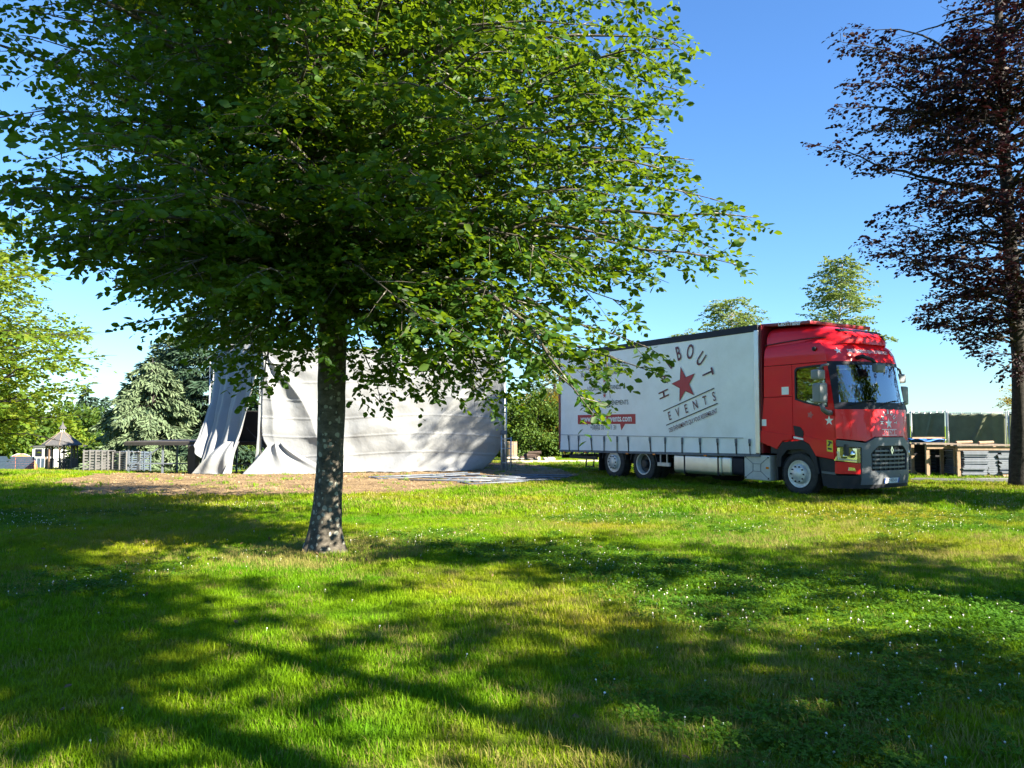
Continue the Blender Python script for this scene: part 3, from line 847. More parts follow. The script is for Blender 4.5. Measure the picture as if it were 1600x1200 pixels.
wood_obj(beech, T.w, M['bark_beech'], 'branches')
print('beech leaves', len(u))

# ---- copper beech by the fence
CXY = at(1594, 752, 19.8); CX, CY = CXY.x, CXY.y; CZ = gz(CX, CY)
copper = empty('copper_beech_tree', (CX, CY, CZ), label='copper beech tree with dark purple leaves beside the stacked panels', cat='tree')
T = Tree(8)
path = [Vector((CX, CY, CZ - .1)), at(1594, 700, CY), at(1594, 640, CY), at(1594, 560, CY), at(1586, 480, CY), at(1578, 380, CY), at(1572, 280, CY), at(1566, 160, CY), at(1560, 20, CY), at(1560, -160, CY), at(1565, -380, CY)]
rad = [.25, .215, .20, .19, .175, .16, .145, .12, .10, .06, .02]
dense = []; dr = []
for i in range(len(path) - 1):
    for k in range(4):
        t = k / 4; dense.append(path[i].lerp(path[i + 1], t)); dr.append(rad[i] * (1 - t) + rad[i + 1] * t)
tw = MB(); tw.loft(trunk_rings(dense, dr, 18, .10, 9), True)
CPOLY = [(2600, -1200), (1430, -1200), (1440, -300), (1470, 0), (1480, 25), (1470, 60), (1430, 70), (1400, 50), (1345, 22), (1296, 55), (1300, 75), (1340, 90), (1310, 120), (1305, 160), (1255, 228), (1262, 242), (1330, 258), (1345, 275), (1425, 262), (1425, 312), (1370, 330), (1336, 372), (1350, 400), (1390, 420), (1470, 440), (1418, 492), (1440, 508), (1495, 530), (1525, 556), (1550, 592), (1575, 610), (2600, 620)]
EXPC = [(1272, 226, 19.0), (1300, 62, 19.2), (1345, 45, 19.4), (1313, 130, 19.5), (1305, 165, 18.8), (1330, 200, 19.4), (1345, 250, 20.4), (1380, 90, 20.2), (1342, 372, 18.8), (1365, 398, 19.3), (1390, 350, 20.0), (1425, 418, 19.6), (1424, 490, 19.2), (1440, 500, 20.0), (1470, 515, 18.9), (1500, 530, 20.4), (1530, 560, 19.0), (1552, 588, 19.4), (1430, 300, 19.7), (1470, 10, 19.0), (1500, 60, 20.0), (1450, 200, 18.4), (1480, 300, 18.2), (1500, 400, 18.4), (1520, 480, 18.0), (1540, 180, 17.6), (1580, 300, 17.4), (1600, 60, 17.4), (1480, 120, 17.8), (1590, 420, 17.6)]
def stem_c(z):
    for a, b in zip(path, path[1:]):
        if a.z <= z <= b.z: return a.lerp(b, (z - a.z) / max(1e-6, b.z - a.z))
    return path[-2]
def copper_bough(tip):
    h = math.hypot(tip.x - CX, tip.y - CY)
    zs = min(max(tip.z - h * gr.uniform(.0, .4) + .2, 3.4), 15)
    T.bough(stem_c(zs), tip, .014 + .009 * h, arch=gr.uniform(.02, .3), step=.24, tl=1.05, t0=.14, droop=.18, step2=.17, l2=.46, poly=CPOLY)
for u, v, d in EXPC: copper_bough(at(u, v, d))
cnt = 0
for _ in range(3000):
    if cnt >= 105: break
    a = gr.uniform(0, 6.283); z = gr.uniform(4.2, 15)
    Rm = np.interp(z, [4, 7, 10, 15], [2.6, 4.3, 4.6, 2.0]); q = Rm * math.sqrt(gr.uniform(.15, 1))
    p = Vector((CX + q * math.cos(a), CY + q * math.sin(a), z)); u, v, f = project(np.array([p]))
    if not in_poly(u, v, CPOLY)[0]: continue
    copper_bough(p); cnt += 1
crown_obj(copper, T.leaves(K=7, size=.11, poly=CPOLY), M['leaf_copper'])
wood_obj(copper, tw, M['bark_dark']); wood_obj(copper, T.w, M['bark_dark'], 'branches')

# ---- broad-leaved trees built round a centre
def broad_tree(name, x, y, h, R, zlow, nb, leaf, mat, bark, label, seed, tl=1.1, step=.3, step2=.22, l2=.5, K=6, group=None, poly=None, tips=(), tr=.2, arch=.5, droop=.2, size_prof=((0, .6), (.25, 1.), (.6, .9), (1, .25)), flat=.25, cat='tree'):
    z0 = gz(x, y); root = empty(name, (x, y, z0), label=label, cat=cat, group=group)
    T = Tree(seed); g = random.Random(seed + 1)
    pts = [Vector((x, y, z0 - .1)), Vector((x + g.gauss(0, .08), y, z0 + h * .12)), Vector((x + g.gauss(0, .15), y + g.gauss(0, .15), z0 + h * .35)), Vector((x + g.gauss(0, .2), y + g.gauss(0, .2), z0 + h * .65)), Vector((x, y, z0 + h * .98))]
    rr = [tr, tr * .85, tr * .7, tr * .45, .02]
    T.limb(pts, rr, 10)
    def stem(z):
        for a, b in zip(pts, pts[1:]):
            if a.z <= z <= b.z: return a.lerp(b, (z - a.z) / max(1e-6, b.z - a.z))
        return pts[-1] if z > pts[-1].z else pts[1]
    done = 0
    L = list(tips)
    for _ in range(nb * 20):
        if done >= nb: break
        a = g.uniform(0, 6.283); t = g.uniform(0, 1); z = z0 + zlow + (h - zlow) * t
        Rm = R * np.interp(t, [p[0] for p in size_prof], [p[1] for p in size_prof]); q = Rm * math.sqrt(g.uniform(.2, 1))
        p = Vector((x + q * math.cos(a), y + q * math.sin(a), z))
        if poly is not None:
            u, v, f = project(np.array([p]))
            if not in_poly(u, v, poly)[0]: continue
        L.append(p); done += 1
    for p in L:
        hh = math.hypot(p.x - x, p.y - y); zs = min(max(p.z - hh * g.uniform(.1, .5), z0 + min(zlow, h * .2)), z0 + h * .95)
        T.bough(stem(zs), p, .012 + .008 * hh, arch=arch * g.uniform(.6, 1.3), step=step, tl=tl, t0=.2, droop=droop, step2=step2, l2=l2, flat=flat)
    crown_obj(root, T.leaves(K=K, size=leaf, poly=poly), mat)
    wood_obj(root, T.w, bark)
    return root

LPOLY = [(-1500, -400), (-200, 100), (0, 320), (45, 338), (90, 375), (80, 430), (60, 440), (70, 480), (150, 505), (130, 535), (168, 560), (140, 600), (115, 620), (85, 640), (62, 662), (38, 700), (-1500, 745)]
broad_tree('lime_tree', -17.6, 22.5, 8.4, 5.2, .7, 240, .14, M['leaf_lime'], M['bark_dark'], 'sunlit yellow-green tree at the edge of the lawn by the gazebo', 31, tl=1.1, step=.26, step2=.2, poly=LPOLY, tips=[at(160, 556, 21.0), at(140, 520, 21.5), at(105, 400, 22), at(95, 430, 21), at(140, 600, 21.5), at(125, 650, 22), at(60, 345, 22), at(70, 470, 21), at(90, 560, 20), at(60, 620, 20), at(30, 520, 19.5), at(20, 420, 20), at(100, 690, 21)])

# trees that stand outside the picture and shade the lawn
broad_tree('park_tree', 14.3, 13.0, 9.5, 3.5, 2.6, 84, .19, M['leaf_beech'], M['bark_dark'], 'green park tree shading the lawn before the truck', 41)
broad_tree('park_tree', 11.6, 2.2, 9.0, 3.4, 3.0, 42, .19, M['leaf_beech'], M['bark_dark'], 'green park tree shading the middle of the lawn', 42)
broad_tree('park_tree', 8.8, -3.0, 19.0, 3.9, 9.2, 160, .22, M['leaf_beech'], M['bark_dark'], 'green park tree shading the near lawn', 43)

broad_tree('park_tree', 11.9, -2.4, 8.6, 3.1, 3.0, 36, .18, M['leaf_beech'], M['bark_dark'], 'green park tree shading the clover patch', 44)
broad_tree('park_tree', 7.9, -0.9, 10.5, 3.2, 3.4, 26, .18, M['leaf_beech'], M['bark_dark'], 'slender park tree dappling the grass before the beech', 45)

# ---- birches beyond the truck
def on_ray(u, depth): 
    p = at(u, 665, depth); return p.x, p.y
bx, by = on_ray(1322, 46); broad_tree('birch_tree', bx, by, 11.6, 2.6, 2.6, 150, .19, M['leaf_birch'], M['bark_birch'], 'taller pale birch rising behind the red cab roof', 51, tl=.9, step=.3, step2=.2, l2=.5, K=5, droop=.9, tr=.14, group=None, size_prof=((0, .6), (.4, 1), (.75, .85), (1, .3)))
bx, by = on_ray(1146, 52); broad_tree('birch_tree', bx, by, 10.3, 2.9, 2.3, 150, .19, M['leaf_birch'], M['bark_birch'], 'lower rounded birch behind the roof of the white truck body', 52, tl=.9, step=.3, step2=.2, l2=.5, K=5, droop=.9, tr=.14, size_prof=((0, .6), (.4, 1), (.75, .9), (1, .45)))
bx, by = on_ray(1072, 58); broad_tree('birch_tree', bx, by, 8.7, 2.4, 2.0, 70, .17, M['leaf_birch'], M['bark_birch'], 'smallest pale birch just showing over the truck roof rail', 53, tl=.9, step=.32, step2=.22, l2=.5, K=5, droop=.8, tr=.14)
bx, by = on_ray(862, 58); broad_tree('pale_tree', bx, by, 8.2, 2.6, 1.2, 80, .19, M['leaf_pale'], M['bark_dark'], 'pale grey-green tree behind the golden hedge and truck tail', 54, tl=1.0, step=.34, step2=.24, droop=.5)
bx, by = on_ray(1592, 44); broad_tree('golden_tree', bx, by, 3.9, 1.3, 1.0, 24, .12, M['leaf_gold'], M['bark_dark'], 'small golden leaved tree behind the olive fence', 55, tl=.7, step=.3, step2=.2)

# ---- shrubs
def shrub(name, x, y, rx, ry, h, n, size, mat, label, seed, group=None, z=None, cat='shrub'):
    z0 = gz(x, y) if z is None else z
    root = empty(name, (x, y, z0), label=label, cat=cat, group=group)
    g = np.random.default_rng(seed)
    nc = max(14, n // 110)
    th = g.uniform(0, 6.283, nc); ph = np.arccos(g.uniform(-.15, 1, nc)); rr = g.uniform(.72, 1.0, nc)
    cc = np.stack([x + rx * rr * np.sin(ph) * np.cos(th), y + ry * rr * np.sin(ph) * np.sin(th), z0 + h * np.clip(.12 + .86 * rr * np.cos(ph), .08, 1)], -1)
    wi = g.integers(0, nc, n); sg = .17 * min(rx, h)
    pos = cc[wi] + g.normal(0, 1, (n, 3)) * np.array([sg, sg, sg * .75])
    pos[:, 2] = np.maximum(pos[:, 2], z0 + .03)
    out = unit(pos - np.array([x, y, z0 + h * .4]))
    d = out + g.normal(0, .6, (n, 3)); d[:, 2] -= .25
    nr = np.array([0, 0, 1.]) + out * .6 + g.normal(0, .5, (n, 3))
    crown_obj(root, (pos, d, nr, size * g.uniform(.6, 1.3, n)), mat)
    w = MB()
    for k in range(7):
        c = cc[g.integers(0, nc)]; w.tube([(x + g.normal(0, .1), y + g.normal(0, .1), z0 - .05), ((x + c[0]) / 2, (y + c[1]) / 2, z0 + (c[2] - z0) * .55), tuple(c)], [.035, .022, .008], 5)
    wood_obj(root, w, M['bark_dark'], 'stem')
    return root

hx = [(795, 40.5, 1.7, 3.1, 'leaf_shrub', 'dark green shrub behind the grey bin'), (835, 40.0, 1.6, 3.3, 'leaf_shrub', 'dark green shrub under the golden shrub by the truck tail'), (862, 42.0, 1.7, 3.7, 'leaf_gold', 'golden yellow shrub beside the rear of the truck'), (905, 41.0, 1.9, 3.0, 'leaf_shrub', 'green shrub hidden behind the rear of the truck')]
for i, (u, dep, r, h, mk, lab) in enumerate(hx):
    x, y = on_ray(u, dep); shrub('garden_shrub', x, y, r, r * .9, h, 7000, .14, M[mk], lab, 60 + i, group='shrubs behind the stage')
x, y = on_ray(820, 43); shrub('garden_shrub', x, y, 2.0, 1.6, 3.4, 6000, .14, M['leaf_gold'], 'orange tinted shrub standing behind the dark shrubs', 69, group='shrubs behind the stage')
for i, u in enumerate((560, 640, 720)):
    x, y = on_ray(u, 44); shrub('garden_shrub', x, y, 2.4, 1.8, 3.2, 4500, .17, M['leaf_shrub'], 'green shrub behind the white stage tarpaulin', 80 + i, group='shrubs behind the tarpaulin')

# ---- conifers
def conifer(name, x, y, h, R, nb, per, slen, swid, mat, label, seed, zlow=.3, droop=.35, pw=.8, group=None, hang=.5):
    z0 = gz(x, y); root = empty(name, (x, y, z0), label=label, cat='conifer', group=group)
    g = np.random.default_rng(seed); w = MB()
    w.tube([(x, y, z0 - .1), (x + .05, y, z0 + h * .5), (x, y, z0 + h)], [.05 * R + .08, .03 * R + .05, .02], 8)
    P = []; D = []
    for k in range(nb):
        t = (k + g.uniform(0, 1)) / nb; zb = z0 + zlow + (h - zlow) * t * .97
        Lb = R * (1 - t) ** pw * g.uniform(.65, 1.12) + .12 * R * .5; a = k * 2.39996 + g.normal(0, .3)
        dr = np.array([math.cos(a), math.sin(a), 0]); sd = np.array([-dr[1], dr[0], 0])
        s = np.linspace(0, 1, 7)
        pl = np.array([x, y, zb]) + dr * (Lb * s)[:, None]; pl[:, 2] += Lb * (.22 * s - droop * s ** 2)
        w.tube([tuple(q) for q in pl[::2]], [.035 + .01 * Lb, .02, .012, .006], 5, False)
        n = int(per * (Lb / R) ** 1.2) + 6
        q = np.sqrt(g.uniform(.03, 1, n)); base = np.stack([np.interp(q, s, pl[:, c]) for c in range(3)], -1)
        wid = Lb * .32 * (1.1 - q) + .05
        off = g.normal(0, .55, n) * wid
        base = base + sd * off[:, None]; base[:, 2] += -.35 * np.abs(off) * droop * 2 + g.normal(0, .03 * R * .3, n)
        d = dr * .7 + sd * (np.sign(off) * .45)[:, None] + g.normal(0, .3, (n, 3)); d[:, 2] -= hang * g.uniform(.2, 1.2, n)
        base[:, 2] = np.maximum(base[:, 2], z0 + .15)
        P.append(base); D.append(d)
    P = np.concatenate(P); D = np.concatenate(D); n = len(P)
    crown_obj(root, (P, D, np.array([0, 0, 1.]) + g.normal(0, .45, (n, 3)), slen * g.uniform(.6, 1.3, n)), mat, STRIP, swid)
    wood_obj(root, w, M['bark_dark'])
    return root
x, y = on_ray(236, 44); conifer('cedar_tree', x, y, 6.5, 4.0, 64, 520, .36, .24, M['needle_blue'], 'pale blue-green cedar with drooping layered branches beside the stage', 90, droop=.55, pw=.55, hang=.9)
x, y = on_ray(345, 48); conifer('cedar_tree', x, y, 12.5, 6.0, 84, 520, .50, .24, M['needle_dark'], 'tall dark cedar behind the stage and its truss tower', 91, droop=.35, pw=.7, hang=.6)
x, y = on_ray(262, 53); conifer('cedar_tree', x, y, 9.6, 4.6, 74, 420, .50, .24, M['needle_blue'], 'grey-green cedar with upturned tips rising behind the pale cedar', 92, zlow=1, droop=.2, pw=.8, hang=.3)
for i, (u, dep, h, R) in enumerate([(132, 105, 9.6, 2.6), (147, 112, 8.2, 2.2), (163, 120, 8.6, 2.0), (115, 118, 7.0, 2.2)]):
    x, y = on_ray(u, dep); conifer('spruce_tree', x, y, h, R, 46, 90, .7, .35, M['needle_dark'], 'distant spruce on the skyline beyond the gazebo', 95 + i, droop=.2, pw=1.0, group='distant spruces')
for i, (u, dep, h, R, mk, lab) in enumerate([(20, 84, 7.5, 4.0, 'leaf_shrub', 'dark green tree behind the blue-grey wall panels'), (75, 88, 6.2, 3.6, 'leaf_lime', 'yellow-green tree behind the gazebo roof'), (105, 96, 6.5, 4.2, 'leaf_shrub', 'dark green tree beyond the gazebo and white building'), (-40, 86, 8, 4.4, 'leaf_shrub', 'dark green tree behind the orange dome tent')]):
    x, y = on_ray(u, dep); shrub('background_tree', x, y, R, R, h, 3800, .45, M[mk], lab, 110 + i, cat='tree')
for i, (u, dep) in enumerate([(180, 62), (230, 60), (290, 60), (420, 58), (480, 60)]):
    x, y = on_ray(u, dep); shrub('background_shrub', x, y, 3.2, 2.2, 2.6, 3000, .28, M['leaf_shrub'], 'low dark shrub under the cedars behind the stage', 120 + i, group='shrubs under the cedars')

# ------------------------------------------------------------------ the truck
YAW = math.atan2(-0.862, 0.507)
TO = Vector((7.6074, 18.2337, 0.0))
FW = Vector((math.cos(YAW), math.sin(YAW), 0)); LW = Vector((-math.sin(YAW), math.cos(YAW), 0))
truck = empty('truck', TO, YAW, 'red and white curtain-sided lorry with star logo parked on the lawn', 'truck')

def side(u, v, y=-1.28):
    d = ray(u, v); t = ((TO + LW * y - Vector((0, 0, EYE))).dot(LW)) / d.dot(LW)
    p = Vector((0, 0, EYE)) + d * t - TO
    return p.dot(FW), p.z
def ipl(z, zs, vs): return float(np.interp(z, zs, vs))
ZS = [.15, .45, .9, 1.3, 1.95, 2.5, 3.0, 3.2, 3.35, 3.46, 3.54, 3.59, 3.62]
PX = [1.36, 1.42, 1.44, 1.43, 1.38, 1.28, 1.17, 1.10, 1.00, .87, .70, .45, .10]
XC = [.96, .98, .99, .99, .98, .90, .81, .76, .68, .56, .42, .22, -.05]
def front(y, z, dep=0, off=0):
    P = ipl(z, ZS, PX); D = P - ipl(z, ZS, XC)
    return Vector((P - D * min(1.0, abs(y) / 1.245) ** 3.0 - dep + off, y, z))
def fmap(off): return lambda a, b, dep: front(a, b, dep, off)
def smap(yo, sgn=-1): return lambda a, b, dep: Vector((a, sgn * (yo - dep), b))
YC = [round(-1.2 + .1 * i, 3) for i in range(25)]; ZC = [round(.2 + .16 * i, 3) for i in range(20)]
FC = ((0, YC), (1, ZC))

# --- cab upper shell: stacked plan outlines
def plan(z, w, n=14):
    P = ipl(z, ZS, PX); X0 = ipl(z, ZS, XC); pts = []
    for i in range(2 * n + 1):
        s = -1 + i / n; pts.append((P - (P - X0) * abs(s) ** 3, s * w, z))
    xb = -.95 + max(0, (z - 3.45)) * .8
    for i in range(1, 5): pts.append((X0 + (xb - X0) * i / 4, w, z))
    for i in range(1, 6): pts.append((xb, w - 2 * w * i / 5, z))
    for i in range(1, 4): pts.append((xb + (X0 - xb) * i / 4, -w, z))
    return pts
m = MB()
WZ = [1.245, 1.24, 1.215, 1.17, 1.08, .95, .6]
for a, (z, w) in enumerate(zip([3.0, 3.2, 3.35, 3.46, 3.54, 3.59, 3.62], WZ)): pass
lev = [3.0, 3.07, 3.14, 3.2, 3.27, 3.35, 3.41, 3.46, 3.5, 3.54, 3.565, 3.59, 3.605, 3.62]
m.loft([plan(z, ipl(z, [3.0, 3.2, 3.35, 3.46, 3.54, 3.59, 3.62], WZ)) for z in lev], True)
m.obj('cab_roof', M['red'], truck, autosmooth=.7)
# wind deflector
m = MB(); rings = []
for x, zt, w in [(-.93, 3.97, 1.16), (-.5, 3.965, 1.16), (0, 3.93, 1.14), (.35, 3.88, 1.08), (.62, 3.80, .98), (.8, 3.71, .86), (.93, 3.62, .7), (1.0, 3.55, .5)]:
    ring = []
    for k in range(17):
        a = math.pi * k / 16; ca, sa = math.cos(a), math.sin(a)
        zb = min(3.42, zt - .08)
        ring.append((x, math.copysign(abs(ca) ** .45, ca) * w, zb + (zt - zb) * abs(sa) ** .55))
    rings.append(ring)
m.loft(rings, True); m.obj('roof_deflector', M['red'], truck, autosmooth=.7)
# thin dark seam between roof and deflector
m = MB()
m.tube([(-.95, -1.19, 3.50), (-.5, -1.18, 3.53), (0, -1.15, 3.555), (.35, -1.09, 3.57), (.6, -.99, 3.56)], .012, 6)
m.obj('roof_seam', M['black'], truck)
# trailer deflector blade over the cab (lettered)
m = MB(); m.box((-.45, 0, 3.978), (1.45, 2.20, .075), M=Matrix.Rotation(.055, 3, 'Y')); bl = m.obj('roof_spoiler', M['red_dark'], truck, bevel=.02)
me = text_mesh('LeciTrailer', .15, M['print_white'], 1.0, offset=.003)
link('lettering', map_mesh(me, lambda a, b: (-.30 + a, -1.106, 3.972 + b - .055 * a)), bl)

# --- side panels
WIN = [(-.06, 2.18), (.2, 2.10), (.5, 2.03), (.79, 2.0), (.765, 2.45), (.71, 2.86), (.62, 2.93), (-.0, 2.90), (-.06, 2.84)]
def xedge(z): return ipl(z, ZS, XC)
DOOR = [(-.135, 2.985), (-.135, 1.26), (.12, 1.25), (.30, 1.16), (.47, .90), (.93, .845)] + [(xedge(z) - .012, z) for z in (.95, 1.3, 1.6, 1.95, 2.2, 2.5, 2.75, 2.985)]
QUARTER = [(-.955, 2.985), (-.97, 2.26), (-.15, 2.26), (-.15, 2.985)]
QLOW = [(-.975, 2.245), (-1.04, 1.6), (-1.09, 1.18), (-.60, 1.03), (-.42, 1.22), (-.15, 1.26), (-.15, 2.245)]
SKIRT_R = [(-1.07, 1.45), (-.15, 1.36), (-.15, 1.27), (-.42, 1.235), (-.59, 1.05), (-1.075, 1.195)]
SKIRT_F = [(.16, 1.36), (.955, 1.20), (.94, .86), (.48, .915), (.31, 1.17), (.16, 1.25)]
for sg in (-1, 1):
    d = patch('door', DOOR, [WIN], smap(1.245, sg), .05, M['red'], truck, smooth=False)
    patch('window_glass', [(a * .999, b) for a, b in WIN], [], smap(1.225, sg), .006, M['door_glass'], d, smooth=False)
    # black window surround
    cxw = sum(p[0] for p in WIN) / len(WIN); czw = sum(p[1] for p in WIN) / len(WIN)
    patch('window_seal', [(cxw + (a - cxw) * 1.025, czw + (b - czw) * 1.03) for a, b in WIN], [[(cxw + (a - cxw) * .955, czw + (b - czw) * .95) for a, b in WIN]], smap(1.249, sg), .02, M['black'], d, smooth=False)
    patch('quarter_panel', QUARTER, [], smap(1.245, sg), .05, M['red'], truck, smooth=False)
    patch('quarter_panel', QLOW, [], smap(1.245, sg), .05, M['red'], truck, smooth=False)
    s1 = patch('side_skirt', SKIRT_R, [], smap(1.27, sg), .05, M['red'], truck, smooth=False)
    s2 = patch('side_skirt', SKIRT_F, [], smap(1.268, sg), .05, M['red'], d, smooth=False)
    # door grip recess with pale lower lip
    patch('door_handle', [(-.12, 1.58), (.06, 1.55), (.15, 1.45), (.15, 1.31), (-.08, 1.35)], [], smap(1.258, sg), .03, M['black'], d, smooth=False)
    patch('handle_lip', [(-.11, 1.335), (.155, 1.29), (.155, 1.25), (-.11, 1.29)], [], smap(1.274, sg), .03, M['print_white'], d, smooth=False)
    patch('door_star', star_pts(.115, 0, (.83, 1.69)), [], smap(1.2485, sg), .003, M['print_white'], d, smooth=False)
    ys = patch('warning_sticker', [(.775, 1.27), (.925, 1.25), (.925, 1.0), (.775, 1.02)], [], smap(1.2725, sg), .004, M['yellow'], d, smooth=False)
    patch('sticker_mark', [(.79, 1.14), (.84, 1.20), (.80, 1.235), (.84, 1.245), (.90, 1.23), (.915, 1.17), (.88, 1.20), (.84, 1.13)], [], smap(1.2745, sg), .002, M['print_black'], ys, smooth=False)
    patch('sticker_mark', [(.80, 1.10), (.90, 1.085), (.90, 1.05), (.80, 1.06)], [], smap(1.2745, sg), .002, M['print_black'], ys, smooth=False)
    patch('info_plate', [(-.44, 2.48), (-.24, 2.48), (-.24, 2.30), (-.44, 2.30)], [], smap(1.249, sg), .004, M['print_white'], truck, smooth=False)
    patch('info_plate', [(-1.045, 1.73), (-.91, 1.73), (-.91, 1.57), (-1.045, 1.57)], [], smap(1.249, sg), .004, M['print_white'], truck, smooth=False)
    patch('door_scuff', star_pts(.09, .3, (.34, 1.82), .55), [], smap(1.2475, sg), .002, mat_basic('scuffed_paint', (.50, .10, .10), .5, var=.3, scale=30), d, smooth=False)
    m = MB(); m.lathe([(.055, 0), (.05, .03), (.02, .045)], (.48, 1.235, 3.30), 'Y', 14)
    if sg < 0: m.v = [(a, -b, c) for a, b, c in m.v]
    m.obj('side_marker', M['black'], truck, smooth=True)

# --- front of the cab
patch('windscreen', [(-1.225, 2.02), (1.225, 2.02), (1.20, 2.96), (0, 3.0), (-1.20, 2.96)], [], fmap(-.01), .008, M['windscreen'], truck, FC)
wsf = patch('windscreen_frame', [(-1.245, 1.94), (1.245, 1.94), (1.243, 3.0), (-1.243, 3.0)], [[(-1.16, 2.09), (1.16, 2.09), (1.10, 2.91), (.6, 2.93), (-.6, 2.93), (-1.10, 2.91)]], fmap(-.004), .012, M['dark_rail'], truck, FC)
patch('front_panel', [(-1.245, 1.30), (-.72, 1.24), (-.5, 1.34), (.5, 1.34), (.72, 1.24), (1.245, 1.30), (1.245, 1.935), (-1.245, 1.935)], [], fmap(.006), .05, M['red'], truck, FC)
patch('radiator_surround', [(-1.235, 1.27), (-.74, 1.20), (-.5, 1.32), (.5, 1.32), (.74, 1.20), (1.235, 1.27), (1.235, 1.13), (.84, 1.11), (.84, .30), (.66, .30), (.66, .50), (.36, .47), (.30, .53), (-.30, .53), (-.36, .47), (-.66, .50), (-.66, .30), (-.84, .30), (-.84, 1.11), (-1.235, 1.13)],
      [[(-.62, .60), (-.32, .60), (.32, .60), (.62, .60), (.64, .98), (.50, 1.10), (.42, 1.14), (-.42, 1.14), (-.50, 1.10), (-.64, .98)]], fmap(.03), .10, M['grey_trim'], truck, FC)
patch('front_bumper', [(-1.24, .22), (1.24, .22), (1.24, .50), (.85, .50), (.85, .44), (-.85, .44), (-.85, .50), (-1.24, .50)], [], fmap(.012), .25, M['black'], truck, FC)
patch('bumper_lip', [(-.66, .30), (.66, .30), (.66, .50), (.36, .47), (.30, .53), (-.30, .53), (-.36, .47), (-.66, .50)], [], fmap(.024), .05, M['grey_trim'], truck, FC)
gr0 = patch('grille', [(-.66, .56), (.66, .56), (.66, 1.16), (-.66, 1.16)], [], fmap(-.05), .03, M['black'], truck, FC)
for k, z in enumerate((.66, .75, .84, .93, 1.02)):
    ww = .58 if z < .98 else .5
    patch('grille_bar', [(-ww, z - .012), (ww, z - .012), (ww, z + .028), (-ww, z + .028)], [], fmap(.005), .05, M['grey_trim'], gr0, FC)
for k in range(7):
    y = -.48 + .16 * k
    patch('grille_rib', [(y - .01, .60), (y + .01, .60), (y + .01, 1.08), (y - .01, 1.08)], [], fmap(-.02), .03, M['black_steel'], gr0)
em = patch('grille_emblem', [(0, 1.135), (.052, 1.04), (0, .945), (-.052, 1.04)], [[(0, 1.09), (.024, 1.04), (0, .99), (-.024, 1.04)]], fmap(.04), .02, M['chrome'], truck)
pl = patch('number_plate', [(-.26, .325), (.26, .325), (.26, .435), (-.26, .435)], [], fmap(.05), .012, M['print_white'], truck)
for a in (-.26, .22): patch('plate_band', [(a, .326), (a + .04, .326), (a + .04, .434), (a, .434)], [], fmap(.0525), .002, M['blue_plate'], pl)
me = text_mesh('CD-932-KX', .10, M['print_black'], .72)
link('lettering', map_mesh(me, lambda a, b: front(a, .38 + b, 0, .053)), pl)
for sg in (-1, 1):
    q = lambda L: [(sg * a, b) for a, b in L]
    hl = patch('headlight', q([(.86, .78), (1.225, .82), (1.235, 1.10), (.86, 1.08)]), [], fmap(-.07), .02, M['chrome'], truck, FC)
    patch('headlight_lens', q([(.86, .775), (1.235, .81), (1.24, 1.115), (.86, 1.095)]), [], fmap(.015), .006, M['lens'], hl, FC)
    for (yy, zz, rr) in ((.97, .96, .085), (1.10, .92, .06)):
        m = MB(); c = front(sg * yy, zz, 0, -.02); m.lathe([(rr, -.05), (rr, .0), (rr * .8, .02), (rr * .4, .035), (.005, .04)], (0, 0, 0), 'Y', 18)
        m.v = [(c.x + b, c.y + a, c.z + cc) for a, b, cc in m.v]; m.obj('lamp_reflector', M['chrome'], hl, smooth=True)
    patch('day_light', q([(.90, .80), (1.20, .835), (1.22, 1.02), (1.19, 1.02), (1.17, .87), (.90, .835)]), [], fmap(-.02), .02, M['print_white'], hl, FC)
    rc = patch('bumper_corner', q([(.86, .53), (1.24, .54), (1.24, .80), (.86, .76)]), [], fmap(.016), .06, M['red'], truck, FC)
    patch('fog_lamp', q([(.95, .60), (1.08, .61), (1.07, .68), (.97, .67)]), [], fmap(.022), .02, M['chrome'], rc)
    # steps and lower side
    patch('step_panel', [(.50, .88), (.93, .83), (.97, .25), (.62, .25)], [], smap(1.21, sg), .3, M['black'], truck, smooth=False)
    patch('step_tread', [(.60, .58), (.95, .56), (.95, .51), (.60, .53)], [], smap(1.235, sg), .2, M['grey_trim'], truck, smooth=False)
    # wheel arch lips
    m = MB(); 
    outer = [(-.62, .62), (-.60, 1.0), (-.44, 1.20), (.13, 1.24), (.32, 1.14), (.49, .88), (.56, .52)]
    inner = [(-.50, .62), (-.47, .86), (-.30, 1.02), (.10, 1.05), (.26, .98), (.40, .80), (.47, .52)]
    patch('wheel_arch', outer + inner[::-1], [], smap(1.262, sg), .45, M['black'], truck, smooth=False)
    # rear mud flap of front wheel
    m = MB(); m.box((-.62, sg * 1.03, .58), (.05, .42, .55)); m.obj('mud_flap', M['black'], truck, bevel=.01)
